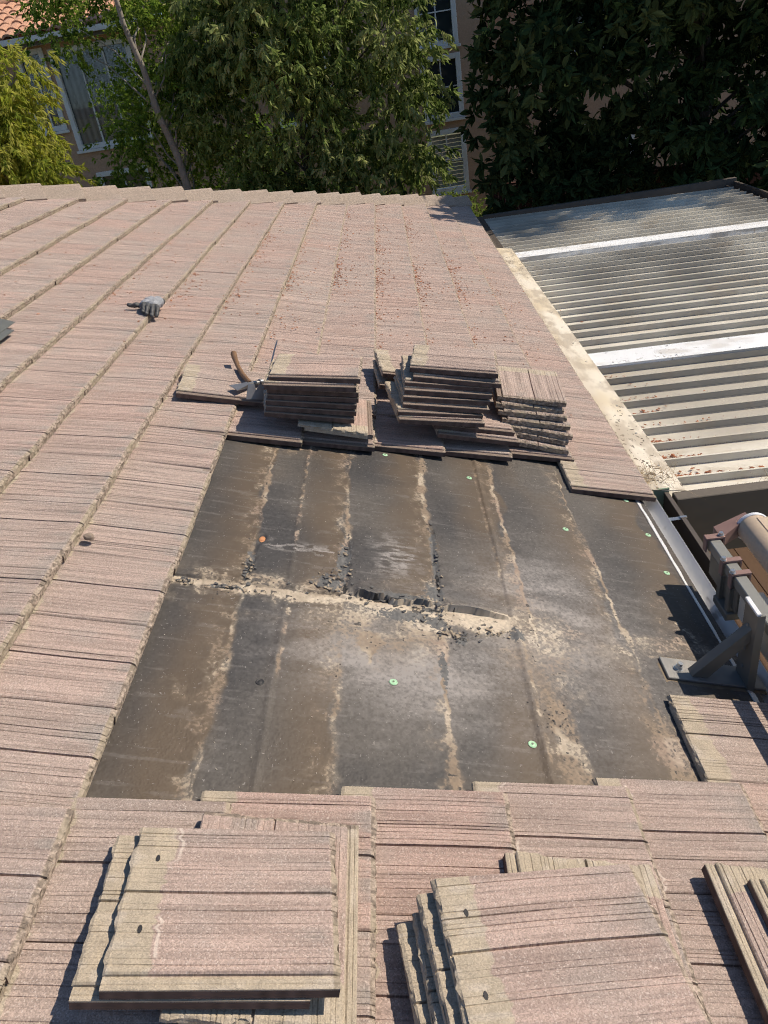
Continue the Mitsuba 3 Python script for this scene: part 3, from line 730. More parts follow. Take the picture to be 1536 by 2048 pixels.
def chips(pts, sizes, colors=None, flat=.35):
    """many little crumbs: squashed octahedra"""
    o = np.array([[1, 0, 0], [-1, 0, 0], [0, 1, 0], [0, -1, 0], [0, 0, 1], [0, 0, -1.0]])
    fo = np.array([[0, 2, 4], [2, 1, 4], [1, 3, 4], [3, 0, 4], [2, 0, 5], [1, 2, 5], [3, 1, 5], [0, 3, 5]])
    n = len(pts); a = rng.uniform(0, np.pi, n); st = rng.uniform(.5, 1.4, (n, 2))
    v = o[None] * np.stack([sizes * st[:, 0], sizes * .6 * st[:, 1], sizes * flat], 1)[:, None, :]
    c, s = np.cos(a)[:, None], np.sin(a)[:, None]
    v = np.stack([v[..., 0] * c - v[..., 1] * s, v[..., 0] * s + v[..., 1] * c, v[..., 2]], -1) + np.asarray(pts)[:, None, :]
    return trimesh.Trimesh(v.reshape(-1, 3), (fo[None] + 6 * np.arange(n)[:, None, None]).reshape(-1, 3), process=False)


def surf_n(x):                                    # height of the tiled surface at roof x
    f = (x / GAUGE) - np.floor(x / GAUGE)
    return .0 + .034 * f


pts = []
for k, cy, sy, num in ((4, 5.4, .5, 40), (5, 5.6, .8, 90), (6, 5.9, .9, 150), (7, 6.3, 1.0, 190), (8, 6.5, 1.1, 260), (9, 6.7, 1.2, 330), (10, 6.8, 1.1, 330), (11, 6.6, 1.0, 250), (12, 6.4, .9, 120)):
    cl = rng.normal(cy, sy, 9)
    for _ in range(num):
        y = cl[rng.integers(9)] + rng.normal(0, .22); x = GAUGE * k + .006 + rng.exponential(.055)
        if x < GAUGE * (k + 1) and y < hip_y(x) - .1 and y > 4.4: pts.append((x, y, surf_n(x) + .003))
pts += [(x, y, surf_n(x) + .003) for x, y in zip(rng.uniform(.4, 4.3, 500), rng.uniform(3.9, 8.5, 500)) if y < hip_y(x) - .1]
pts = np.array(pts)
put('leaf_litter', roof(chips(pts, rng.uniform(.0048, .011, len(pts)))), 'litter_brown')
tag('leaf_litter', 'red brown crumbs of leaf litter scattered over the far tiles', 'leaf litter', kind='stuff')
# grit and scraps on the underlayment
pp = np.stack([rng.uniform(2.42, 4.3, 420), rng.uniform(1.15, 3.2, 420)], 1)
pp = np.array([(x, y, deck_n(x, y) + .0015) for x, y in pp])
mat('grit_pale', (.48, .43, .36), .9)
put('grit', roof(chips(pp[:260], rng.uniform(.0012, .0028, 260))), 'grit_pale'); tag('grit', 'pale grit sprinkled on the bare underlayment', 'grit', kind='stuff')
mat('felt_scrap', (.035, .035, .036), .7)
ds = [(2.60, 2.0), (2.70, 2.03), (3.36, 1.88), (3.30, 2.05), (3.28, 2.02), (3.33, 2.01), (2.96, 2.2), (2.99, 2.3), (2.95, 2.13), (3.62, 1.6), (3.64, 1.58)]
sp = np.vstack([np.array(c) + rng.normal(0, .035, (16, 2)) for c in ds])
sp = np.array([(x, y, deck_n(x, y) + .0018) for x, y in sp])
put('felt_crumbs', roof(chips(sp, rng.uniform(.0012, .0042, len(sp)), flat=.25)), 'felt_scrap'); tag('felt_crumbs', 'black crumbs of torn felt along the ripped seam', 'felt crumbs', kind='stuff')
def flakes(centres, num, smin, smax, seed):
    r = np.random.default_rng(seed); ms = []
    for _ in range(num):
        c = np.array(centres[r.integers(len(centres))])
        x, y = c[:2] + r.normal(0, 1, 2) * c[2:]
        n = r.integers(5, 9); a = np.sort(r.uniform(0, 2 * np.pi, n)); rad = r.uniform(smin, smax) * r.uniform(.55, 1.2, n)
        pts = np.stack([rad * np.cos(a) * r.uniform(.5, 1.2), rad * np.sin(a)], 1)
        try: m = trimesh.creation.extrude_polygon(Polygon(pts).buffer(0), .0018, engine='earcut')
        except Exception: continue
        m.apply_transform(trimesh.transformations.euler_matrix(r.normal(0, .07), r.normal(0, .07), r.uniform(0, 6.28)))
        m.apply_translation((x, y, deck_n(x, y) + .0035)); ms.append(m)
    return cat(ms)


FC = [(2.58, 2.02, .05, .010), (2.64, 2.12, .012, .06), (2.975, 2.2, .02, .10), (2.93, 2.10, .05, .03), (3.325, 2.32, .010, .14), (3.19, 2.04, .08, .016), (3.30, 2.02, .035, .03), (3.37, 1.91, .04, .02), (2.44, 2.02, .02, .008), (3.50, 1.95, .05, .015)]
mat('felt_slate', lambda p, n, uv: mix((.055, .057, .06), (.115, .113, .11), noise(p.x * 190, p.y * 190, p.z * 190)), .8)
mat('felt_dusty', lambda p, n, uv: mix((.33, .27, .20), (.21, .175, .135), fbm(p.x * 120, p.y * 120, p.z * 90, 2)), .9)
put('torn_felt_flakes', roof(flakes(FC, 120, .003, .0125, 5)), 'felt_slate'); tag('torn_felt_flakes', 'dark slate coloured flakes of felt along the rips in the underlayment', 'felt flakes', kind='stuff')
put('dusty_felt_flakes', roof(flakes(FC, 110, .003, .010, 6)), 'felt_dusty'); tag('dusty_felt_flakes', 'tan dusty flakes of felt along the rips in the underlayment', 'felt flakes', kind='stuff')
# cable loop in the gap between tiles at the right edge
cb = [rp(4.36 + .10 * math.sin(t * 1.1), 1.02 + .05 * math.cos(t) + .008 * t, .03 + .018 * math.sin(2.3 * t)) for t in np.linspace(0, 7, 40)]
put('white_cable', tube(cb, .0022, 6), 'wire_white', smooth=True); tag('white_cable', 'thin pale cable looping out of a gap between tiles at the right edge', 'cable')

# ---------------------------------------------------------------- patio cover
PC = 'patio_cover'
SLP = -.02
def pz(x): return -1.500 + SLP * (x - 4.45)
def sheet(prof_yz, x0, x1, t=.0018):
    """profile line in (y, z-offset) swept along x with the patio's fall"""
    from shapely.geometry import LineString
    p = LineString(prof_yz).buffer(t / 2, cap_style='flat', join_style='mitre')
    m = trimesh.creation.extrude_polygon(p, x1 - x0, engine='earcut')
    v = m.vertices
    m = trimesh.Trimesh(np.stack([x0 + v[:, 2], v[:, 0], v[:, 1] + pz(x0 + v[:, 2])], 1), m.faces, process=False); m.fix_normals(); return m
R0, PITCHR = 3.452, .2035
for i in range(38):
    y = R0 + i * PITCHR
    x1 = 7.84
    put('roof_panel', sheet([(y, -.045), (y - .001, .0), (y + .010, .0), (y + .015, -.036), (y + .024, -.047), (y + PITCHR - .002, -.047)], 4.40, x1), 'patio_aluminium', PC)
put('roof_panel', sheet([(3.25, -.047), (R0 - .002, -.047)], 4.40, 7.84), 'patio_aluminium', PC)
fl = strip([(4.19, -1.405), (4.262, -1.418), (4.452, -1.452), (4.456, -1.49)], 3.235, 8.85, .004)
tag(put('flashing', fl, 'painted_flashing', PC), 'stained white flashing strip between the tiles and the ribbed panels')
for i, (ya, yb) in enumerate(((5.085, 5.345), (8.50, 8.745))):
    bmx = sheet([(ya, -.060), (ya, .018), (yb, .018), (yb, -.060)], 4.462, 7.86, .004)
    put('cap_strip', bmx, 'white_cap', PC)
put('end_beam', box(4.385, 8.0, 3.165, 3.240, -1.80, -1.452, .004), 'beam_brown', PC)
put('outer_gutter', prof_extrude([(7.842, -1.70), (7.842, -1.585), (7.85, -1.585), (7.85, -1.69), (7.955, -1.69), (7.955, -1.55), (7.99, -1.55), (7.99, -1.70)], 3.245, 11.26), 'dark_bronze', PC)
put('far_trim', box(4.42, 7.99, 11.265, 11.33, -1.75, -1.505, .004), 'dark_bronze', PC)
put('house_channel', box(4.30, 4.40, 8.86, 11.2, -1.60, -1.50), 'dark_bronze', PC)
put('far_channel_flashing', strip([(4.24, -1.47), (4.34, -1.50), (4.40, -1.495)], 8.86, 11.2, .004), 'dark_bronze', PC)
for y in (3.3, 7.2, 11.1):
    put('post', box(7.70, 7.82, y - .06, y + .06, -4.2, -1.66, .005), 'beam_brown', PC)
sc = []
for y in np.arange(3.5, 8.8, .4):
    c_ = trimesh.creation.cylinder(.006, .004, sections=8); c_.apply_translation((4.40, y, -1.4395)); sc.append(c_)
for ya, yb in ((5.085, 5.345), (8.50, 8.745)):
    for x in np.arange(4.6, 7.8, .45):
        for y in (ya + .03, yb - .03):
            c_ = trimesh.creation.cylinder(.006, .004, sections=8); c_.apply_translation((x, y, pz(x) + .022)); sc.append(c_)
put('screw_heads', cat(sc), 'bolt_steel', PC, stuff=True)
tag(PC, 'patio cover roofed with ribbed off white metal panels, eave to the right of the tiles', 'patio cover')
# needles at the panel ends
pts, szs = [], []
for i in range(38):
    y = R0 + i * PITCHR
    num = int(230 * math.exp(-max(0, y - 3.4) / 2.2)) + 8
    if 5.0 < y < 5.4: continue
    spread = rng.uniform(.10, .28)
    for _ in range(num):
        x = 4.465 + abs(rng.normal(0, spread)); yy = y + .03 + abs(rng.normal(0, .035))
        pts.append((x, min(yy, y + .19), pz(x) - .042 + rng.uniform(0, .010)))
    for _ in range(int(num * .6)):
        x = rng.uniform(4.5, 7.6); pts.append((x, y + .028 + abs(rng.normal(0, .02)), pz(x) - .0445))
pts = np.array(pts)
put('needle_litter', chips(pts, rng.uniform(.005, .019, len(pts)), flat=.22), 'litter_brown'); tag('needle_litter', 'rusty dry needles and crumbs gathered between the ribs of the patio cover', 'needle litter', kind='stuff')


def grass(cx, cy, cz, n, hgt, spread, lean=.6, seed=0):
    r = np.random.default_rng(seed); ms = []
    for _ in range(n):
        b = np.array([cx + r.normal(0, spread * .35), cy + r.normal(0, spread * .25), cz])
        d = np.array([r.normal(0, lean), r.normal(0, lean), 1.0]); L = hgt * r.uniform(.4, 1.1)
        p1 = b + d * L * .5; p2 = b + d * L * .9 + np.array([r.normal(0, .02), r.normal(0, .02), -.25 * L])
        w = np.array([r.normal(), r.normal(), 0]); w = w / np.linalg.norm(w) * .0012
        ms.append(np.array([b - w, b + w, p1 + w * .8, p1 - w * .8, p2]))
    v = np.array(ms).reshape(-1, 3); f = np.array([[0, 1, 2], [0, 2, 3], [3, 2, 4]])
    return trimesh.Trimesh(v, (f[None] + 5 * np.arange(n)[:, None, None]).reshape(-1, 3), process=False)


put('dry_grass_tuft', grass(5.02, 3.36, pz(5.02) - .045, 110, .13, .22, 1.0, 3), 'dry_grass'); tag('dry_grass_tuft', 'dry grass tuft caught against the near end beam of the patio cover', 'grass tuft')
put('dry_grass_tuft_001', grass(4.30, 3.34, -1.42, 120, .085, .16, 1.6, 4), 'dry_grass'); tag('dry_grass_tuft_001', 'dry grass wisps on the white flashing beside the corner tile', 'grass tuft')

# ---------------------------------------------------------------- retractable awning on its roof bracket
AW = 'retractable_awning'
bx0, bx1, bz1, bz0 = 4.205, 4.247, -1.122, -1.164
put('torsion_bar', box(bx0, bx1, -1.2, 2.385, bz0, bz1, .003), 'bar_grey', AW)
for y, w in ((2.36, .03), (2.205, .024), (2.125, .024)):
    k = put('clamp', cat([box(bx0 - .012, bx1 + .018, y - w / 2, y + w / 2, bz1 + .001, bz1 + .010, .001), box(bx1 + .010, bx1 + .018, y - w / 2, y + w / 2, bz0 - .03, bz1, .001), box(bx0 - .012, bx0 - .006, y - w / 2, y + w / 2, bz0 - .012, bz1, .001)]), 'clamp_mauve', AW)
    bo = trimesh.creation.cylinder(.0085, .012, sections=6); bo.apply_translation((bx0 - .004 if y < 2.3 else bx1 + .006, y, bz1 + .0165))
    wa = trimesh.creation.cylinder(.011, .003, sections=18); wa.apply_translation((bx0 - .004 if y < 2.3 else bx1 + .006, y, bz1 + .012))
    put('bolt', cat([bo, wa]), 'bolt_steel', k, smooth=30)
for y in (2.205, 2.125):
    put('clamp_leg', cat([box(bx0 - .012, bx0 - .004, y - .013, y + .013, bz0 - .12, bz0 - .014, .001), box(bx0 - .0035, bx0 + .016, y - .013, y - .009, bz0 - .12, bz0 - .014, .001)]), 'bracket_steel', AW)
put('arm_shoulder', cat([box(bx0 - .02, bx1 + .10, 2.10, 2.22, bz0 - .15, bz0 - .118, .003)]), 'bracket_steel', AW)
put('shadow_fill_box', box(bx0 + .004, bx1 + .03, 2.085, 2.335, bz0 - .105, bz0 - .004, .003), 'bracket_steel', AW)  # added box, closes the light gaps in the shadow of the bar
put('rear_box', box(bx0 + .01, bx1 + .05, 1.80, 2.08, bz0 - .11, bz0 - .012, .003), 'patio_aluminium', AW)
# fabric roll and sheet
rc, rr = np.array([4.388, -1.122]), .058
t = np.linspace(math.radians(90), math.radians(450), 40)
prof = [(rc[0] + rr * math.cos(a), rc[1] + rr * math.sin(a)) for a in t][:-1]
put('fabric_roll', prof_extrude(prof, -1.2, 2.395), 'awning_fabric', AW, smooth=40)
put('fabric_sheet', strip([(rc[0], rc[1] + rr + .002), (rc[0] + .25, rc[1] + rr - .022), (rc[0] + .8, rc[1] + rr - .12), (rc[0] + 1.35, rc[1] - .25)], -1.2, 2.375, .003), 'awning_fabric', AW)
put('front_bar', box(rc[0] + 1.33, rc[0] + 1.40, -1.2, 2.40, rc[1] - .36, rc[1] - .27, .006), 'bar_grey', AW)
cap = trimesh.creation.revolve([(0, 0), (.061, 0), (.064, .006), (.061, .014), (0, .014)], sections=40); cap.apply_transform(trimesh.transformations.rotation_matrix(-math.pi / 2, (1, 0, 0))); cap.apply_translation((rc[0], 2.396, rc[1]))
put('roll_end_cap', cap, 'end_cap_white', AW, smooth=40)
put('roll_arm', cat([trimesh.convex.convex_hull(np.array([[bx1 + .005, 2.35, bz0], [bx1 + .005, 2.43, bz0], [bx1 + .005, 2.35, bz0 + .045], [bx1 + .005, 2.43, bz0 + .045], [rc[0] - .01, 2.416, rc[1] - .03], [rc[0] - .01, 2.45, rc[1] - .03], [rc[0] - .01, 2.416, rc[1] + .04], [rc[0] - .01, 2.45, rc[1] + .04]]))]), 'clamp_mauve', AW)
# bracket on the roof
py = 1.845
k = put('mounting_post', cat([box(4.146, 4.155, py - .032, py + .055, -1.40, -1.045, .001), box(4.146, 4.172, py - .036, py - .030, -1.40, -1.045, .001)]), 'bracket_steel', AW)
put('lit_post_edge', box(4.144, 4.158, py - .034, py + .058, -1.0445, -1.036, .001), 'white_cap', k)  # white strip: sunlit top edge of the post put into colour
for z in (-1.30, -1.22, -1.12):
    ho = trimesh.creation.cylinder(.006, .004, sections=12); ho.apply_transform(trimesh.transformations.rotation_matrix(math.pi / 2, (0, 1, 0))); ho.apply_translation((4.1445, py + .015, z)); put('bolt', ho, 'plate_steel', k)
bp = box(4.088, 4.44, py - .028, py + .075, -.036, -.026, .002)
sl_ = box(4.076, 4.44, py - .042, py + .088, -.040, -.0362, .001); sl_ = sl_.subdivide().subdivide().subdivide().subdivide(); sl_.vertices[:, :2] += .008 * (meshkit.fbm(sl_.vertices * 45, 2, 8) - .5)[:, None]
mat('old_sealant', lambda p, n, uv: mix((.10, .075, .05), (.20, .155, .105), fbm(p.x * 40, p.y * 40, 2, 3)), .8)
put('sealant', roof(sl_), 'old_sealant', AW)
bpk = put('base_plate', roof(bp), 'plate_steel', AW)
bo = cat([trimesh.creation.cylinder(.017, .003, sections=24).apply_translation((4.138, py + .022, -.0245)), trimesh.creation.cylinder(.013, .010, sections=6).apply_translation((4.138, py + .022, -.018)), trimesh.creation.cylinder(.009, .014, sections=12).apply_translation((4.138, py + .022, -.008))])
put('bolt', roof(bo), 'bolt_steel', bpk, smooth=30)
a, b = rp(4.175, py - .006, -.026), np.array([4.146, py - .006, -1.115])
br_ = trimesh.convex.convex_hull(np.array([a + [0, -.004, 0], a + [0, .034, .0], a + np.array([.055, -.004, -.016]), a + np.array([.055, .034, -.016]), [4.180, py - .010, -1.135], [4.180, py + .028, -1.135], [4.180, py - .010, -1.085], [4.180, py + .028, -1.085]]))
put('brace', br_, 'bracket_steel', AW)
tag(AW, 'retractable awning with tan fabric roll on a grey bar, bracketed to the roof edge', 'awning')

# what is seen under the awning
scene_ground = trimesh.Trimesh(np.array([[-400, -400, -4.25], [400, -400, -4.25], [400, 400, -4.25], [-400, 400, -4.25]]), [[0, 1, 2], [0, 2, 3]], process=False)
put('ground', scene_ground, 'ground_soil'); tag('ground', None, kind='structure')
put('patio_floor', box(3.76, 9.0, -3, 11.6, -4.246, -4.20), 'patio_concrete'); tag('patio_floor', None, kind='structure')
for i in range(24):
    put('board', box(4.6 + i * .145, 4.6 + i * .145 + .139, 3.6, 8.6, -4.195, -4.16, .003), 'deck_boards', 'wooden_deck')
tag('wooden_deck', 'orange brown board deck under the patio cover, shade put into its colour', 'deck')
tp = box(5.0, 5.9, 2.75, 3.55, -3.50, -3.46, .006); put('top', tp, 'white_paint', 'patio_table')
for x in (5.05, 5.85):
    for y in (2.80, 3.50): put('leg', box(x - .025, x + .025, y - .025, y + .025, -4.197, -3.502), 'white_paint', 'patio_table')
tag('patio_table', 'white table glimpsed on the patio under the awning roll', 'table')

# ---------------------------------------------------------------- neighbouring house
NB = 'neighbour_house'
FY = 19.0
def wall_with(x0, x1, z0, z1, holes, y0, t, name, m):
    from shapely.geometry import box as sb
    s = sb(x0, z0, x1, z1)
    for h in holes: s = s.difference(sb(*h))
    ms = []
    for g in getattr(s, 'geoms', [s]):
        e = trimesh.creation.extrude_polygon(g, t, engine='earcut'); v = e.vertices
        e = trimesh.Trimesh(np.stack([v[:, 0], y0 + t - v[:, 2], v[:, 1]], 1), e.faces, process=False); e.fix_normals(); ms.append(e)
    return put(name, cat(ms), m, NB)
WIN = [(4.17, 4.96, -2.27, -1.02, 'blind'), (4.17, 4.97, -.71, .44, 'dark'), (4.17, 4.96, .70, 1.86, 'dark'), (-3.80, -2.10, -.16, 1.74, 'curtain'), (-4.55, -4.00, .30, 1.80, 'curtain'), (-3.58, -2.46, -1.95, -.76, 'dark'),
       (.9, 2.1, -.4, 1.2, 'dark')]
wall_with(-9, 5.60, -4.25, 1.98, [(a, c, b, d) for a, b, c, d, _ in WIN if d < 1.99], FY, .25, 'wall', 'stucco')
wall_with(-1.2, 5.60, 1.981, 6.0, [], FY, .25, 'upper_wall', 'stucco')
W2 = [(7.35, 8.75, .15, 1.15, 'dark'), (7.6, 9.2, -2.3, -1.5, 'dark')]
wall_with(5.35, 16, -4.25, 6.0, [(a, c, b, d) for a, b, c, d, _ in W2], FY + 1.3, .25, 'set_back_wall', 'stucco')
put('side_wall', box(5.351, 5.597, FY + .252, FY + 1.298, -4.25, 6.0), 'stucco', NB)
for (a, b, c, d, kind), y in [(w, FY) for w in WIN] + [(w, FY + 1.3) for w in W2]:
    fr = .055
    k = put('window', cat([box(a - .05, a + fr, y - .035, y + .10, c - .05, d + .05, .006), box(b - fr, b + .05, y - .035, y + .10, c - .05, d + .05, .006),
                           box(a + fr + .001, b - fr - .001, y - .033, y + .10, c - .05, c + fr, .006), box(a + fr + .001, b - fr - .001, y - .033, y + .10, d - fr, d + .05, .006)]), 'white_paint', NB)
    w = b - a
    xs = [a + w / 2] if w < 1.4 else [a + w * .33, a + w * .66]
    put('mullion', cat([box(x - .014, x + .014, y + .02, y + .055, c + fr, d - fr) for x in xs] + ([box(a + fr, b - fr, y + .024, y + .052, c + (d - c) * .5 - .012, c + (d - c) * .5 + .012)] if kind != 'curtain' else [])), 'white_paint', k)
    if kind == 'dark': put('pane', box(a + fr, b - fr, y + .056, y + .062, c + fr, d - fr), 'glass_dark', k)
    else: put('pane', trimesh.Trimesh(np.array([[a + fr, y + .06, c + fr], [b - fr, y + .06, c + fr], [b - fr, y + .06, d - fr], [a + fr, y + .06, d - fr]]), [[0, 1, 2], [0, 2, 3]], process=False), 'glass_clear', k)
    if kind == 'curtain': put('curtain', box(a + fr, b - fr, y + .075, y + .08, c + fr, d - fr), 'curtain', k)
    if kind == 'blind':
        for j in range(int((d - c - .12) / .085)):
            z = c + .07 + j * .085
            sl = box(a + fr, b - fr, y + .07, y + .074, 0, .075); sl.apply_translation((0, 0, z)); put('blind_slat', sl, 'blind_grey', k)
    put('sill', box(a - .09, b + .09, y - .085, y - .036, c - .11, c - .052, .006), 'white_paint', k)
# low roof of clay tiles over the left part, gutter at its eave
EY, EZ, SL = 18.55, 2.05, .36
put('gutter', strip([(0, 0), (0, -.10), (.10, -.10), (.11, 0.01)], 0, 1, .006).apply_transform(np.array([[0, 1, 0, 0], [1, 0, 0, 0], [0, 0, 1, 0], [0, 0, 0, 1.0]])).apply_scale([7.6, 1, 1]).apply_translation([-9.0, EY - .13, EZ - .01]), 'white_paint', NB)
put('eave_board', box(-9, -1.4, EY, EY + .03, EZ - .18, EZ - .02), 'beam_brown', NB)
put('eave_soffit', box(-9, -1.4, EY + .031, FY - .001, EZ - .16, EZ - .13), 'stucco_cream', NB)
rdeck = np.array([[-9, EY, EZ], [-1.4, EY, EZ], [-1.4, EY + 5.0, EZ + 5 * SL], [-9, EY + 5, EZ + 5 * SL]])
th = np.linspace(-1.45, 1.45, 7)
def s_tile(w, L):
    v = []
    for yy, dz, sc in ((0, .028, 1.0), (L, 0.0, .94)):
        v.append(np.stack([w * .5 * sc * np.sin(th) / math.sin(1.45), np.full(7, yy), dz + w * .36 * sc * (np.cos(th) - math.cos(1.45))], 1))
    v = np.vstack(v + [v[0] * [.8, 1, .55]])
    f = [[i, i + 1, i + 8] for i in range(6)] + [[i, i + 8, i + 7] for i in range(6)] + [[i + 14, i + 15, i + 1] for i in range(6)] + [[i + 14, i + 1, i] for i in range(6)]
    return trimesh.Trimesh(v, f, process=False)
st_shape = mikit.ply(s_tile(.245, .44), 'clay_tile', smooth=False)
def hip2(x): return EY + 2.05 + (x + 5.35) * .56
trough = []
for i in range(26):
    x = -7.2 + i * .255
    for j in range(11):
        y = EY - .05 + j * .36
        if y > hip2(x) - .1 and x < -2.9: continue
        Mx = np.eye(4); a = math.atan(SL); Mx[:3, :3] = [[1, 0, 0], [0, math.cos(a), -math.sin(a)], [0, math.sin(a), math.cos(a)]]; Mx[:3, 3] = (x + rng.normal(0, .006), y, EZ + (y - EY) * SL + .02 + rng.normal(0, .004))
        base = f'{NB}__clay_tile'; i_ = _last.get(base)
        if i_ is None: key = base; _last[base] = 0
        else: _last[base] += 1; key = f'{base}_{_last[base]:03d}'
        scene[key] = {**st_shape, 'to_world': T(Mx.tolist())}
rv = np.array([[-7.4, EY], [-.9, EY], [-.9, EY + 3.9], [-2.9, EY + 3.42], [-7.4, hip2(-7.4) - .0]])
rv = np.array([[x, y, EZ + (y - EY) * SL] for x, y in rv])
put('roof_base', trimesh.Trimesh(rv, [[0, 1, 2], [0, 2, 3], [0, 3, 4]], process=False), 'clay_tile', NB)
for i in range(16):
    x = -7.3 + i * .29; y = hip2(x); z = EZ + (y - EY) * SL + .07
    b = trimesh.creation.cylinder(.10, .34, sections=14); b.apply_transform(trimesh.transformations.rotation_matrix(math.pi / 2, (0, 1, 0)))
    b.apply_transform(trimesh.transformations.rotation_matrix(-.20 + .03, (0, 1, 0))); b.apply_transform(trimesh.transformations.rotation_matrix(.51, (0, 0, 1))); b.apply_translation((x, y, z))
    put('ridge_tile', b, 'clay_tile', NB, smooth=40)
tag(NB, 'pink brown stucco house with white framed windows behind the trees', 'house')
# fence
for i in range(64):
    x = 4.9 + i * .118; top = -1.62 - .045 * (x - 6) + .01 * math.sin(i * 1.7)
    put('board', box(x, x + .112, 14.0, 14.022, -4.2, top, .003), 'fence_red', 'board_fence')
put('top_rail', trimesh.convex.convex_hull(np.array([[x, y, -1.62 - .045 * (x - 6) + d] for x in (4.9, 12.46) for y in (13.965, 14.05) for d in (.012, .045)])), 'fence_red', 'board_fence')
for x in (5.2, 7.6, 10.0, 12.3): put('post', box(x, x + .09, 14.025, 14.115, -4.24, -1.75 - .045 * (x - 6)), 'fence_red', 'board_fence')
tag('board_fence', 'dark red board fence in shade behind the patio cover', 'fence')

# ---------------------------------------------------------------- trees
def leaves(base, dirs, length, width, cols, r, wa=1.0, wb=.7, fold=.22, bend=.25):
    """one bent eight-triangle blade per leaf"""
    n = len(base)
    d = dirs / np.linalg.norm(dirs, axis=1, keepdims=True)
    a = np.cross(d, r.normal(0, 1, (n, 3))); a /= np.linalg.norm(a, axis=1, keepdims=True)
    c = np.cross(d, a)
    L = (length * r.uniform(.7, 1.25, n))[:, None]; w = (width * r.uniform(.75, 1.2, n))[:, None]
    def at(t, side, wf):
        return base + d * L * t + side * a * w * .5 * wf + c * w * fold * abs(side) * wf - c * L * bend * t * t
    v = np.stack([base, at(.28, 1, wa), at(.30, 0, 0), at(.28, -1, wa), at(.66, 1, wb), at(.66, 0, 0), at(.66, -1, wb), at(1.0, 0, 0)], 1)
    f = np.array([[0, 1, 2], [0, 2, 3], [1, 4, 5], [1, 5, 2], [2, 5, 6], [2, 6, 3], [4, 7, 5], [5, 7, 6]])
    return trimesh.Trimesh(v.reshape(-1, 3), (f[None] + 8 * np.arange(n)[:, None, None]).reshape(-1, 3), process=False), np.repeat(cols, 8, 0)


def tree(name, trunk_pts, trunk_r, clumps, per, length, width, palette, bark, leafmat, seed, droop=.8, size=.5, twig=True, single=0, spiky=0.0, limb_step=1, limb_r=1.0, shape=(1.0, .7)):
    """clumps: centres of leaf clumps; limbs run from the trunk to each"""
    r = np.random.default_rng(seed)
    tp = np.asarray(trunk_pts, float)
    put('trunk', tube(tp, np.linspace(trunk_r, trunk_r * .45, len(tp)), 9), bark, name, smooth=True)
    limbs, B, D, C = [], [], [], []
    tq = np.linspace(0, 1, 60); fine_t = np.stack([np.interp(tq, np.linspace(0, 1, len(tp)), tp[:, q_]) for q_ in range(3)], 1)
    pal = np.asarray(palette, float)
    for c in clumps:
        c = np.asarray(c, float)
        zt = c[2] - .55 * np.linalg.norm(c[:2] - tp[-1, :2]) - r.uniform(.1, .5)
        s = fine_t[int(np.argmin(np.abs(fine_t[:, 2] - zt)))]; mid = (s + c) / 2 + r.normal(0, .12, 3) + [0, 0, .10]
        if twig: limbs.append(tube(np.array([s, (s + mid) / 2 + r.normal(0, .05, 3), mid, (mid + c) / 2 + r.normal(0, .05, 3), c]), np.array([.045, .036, .026, .017, .008]) * limb_r * (trunk_r / .12) ** .5, 6))
        n = int(per * r.uniform(.6, 1.35))
        ntw = max(4, n // 14)
        sz = size * r.uniform(.7, 1.3)
        tw0 = c + r.normal(0, sz * .36, (ntw, 3)) * [1, 1, .8]
        tdir = (tw0 - c) + r.normal(0, .12, (ntw, 3)); tdir /= np.linalg.norm(tdir, axis=1, keepdims=True)
        tdir[:, 2] -= droop * .7; tdir /= np.linalg.norm(tdir, axis=1, keepdims=True)
        wh = r.integers(0, ntw, n); tt = r.uniform(0, 1, n)
        b = tw0[wh] + tdir[wh] * (tt * size * .55)[:, None] + r.normal(0, .012, (n, 3))
        dd = tdir[wh] * .8 + r.normal(0, .55, (n, 3)) + np.array([0, 0, -droop])
        if spiky:                                     # rosettes at the twig tips
            b = tw0[wh] + r.normal(0, .02, (n, 3)); dd = tdir[wh] * .5 + r.normal(0, .8, (n, 3)) + [0, 0, -droop * .5]
        base = pal[r.integers(0, len(pal))] * .5 + pal[r.integers(0, len(pal), n)] * .5
        B.append(b); D.append(dd); C.append(base * r.uniform(.75, 1.25, (n, 1)))
    limbs = limbs[::limb_step]
    if limbs: put('limbs', cat(limbs), bark, name, smooth=True)
    B, D, C = np.vstack(B), np.vstack(D), np.clip(np.vstack(C), .003, .5)
    if single:
        order = np.argsort(np.linalg.norm(B - CAM, axis=1)); vis = []
        for i in order:
            X_, Y_, _ = cam_px(B[i])
            if 0 < X_ < 768 and 0 < Y_ < 215: vis.append(i)
            if len(vis) == single: break
        for i in vis:
            m, col = leaves(B[i:i + 1], D[i:i + 1], length * 1.05, width, C[i:i + 1], r, *shape)
            put('leaf', m, leafmat, name, color=col)
        B, D, C = (np.delete(q_, vis, 0) for q_ in (B, D, C))
    m, col = leaves(B, D, length, width, C, r, *shape)
    put('crown', m, leafmat, name, color=col, stuff=True)


def cloud(c, s, n, seed, keep=None):
    r = np.random.default_rng(seed); out = []
    while len(out) < n:
        p = r.uniform(-1, 1, 3)
        if np.linalg.norm(p) < 1:
            q_ = np.asarray(c) + p * s
            if keep is None or keep(q_): out.append(q_)
    return out


def clear_of(*openings):
    """openings through a crown, (x0, x1, z0, z1) in metres: no leaf clump is set there"""
    return lambda p: not any(a < p[0] < b and c < p[2] < d for a, b, c, d in openings)


def no_shade(p):                                  # keeps the sun on the hip end as it is in the photograph
    t = (p[2] + 1.0) / SUN[2]; q_ = p - np.array(SUN) * t
    return not (q_[0] < 3.95 and q_[1] < 11.6)


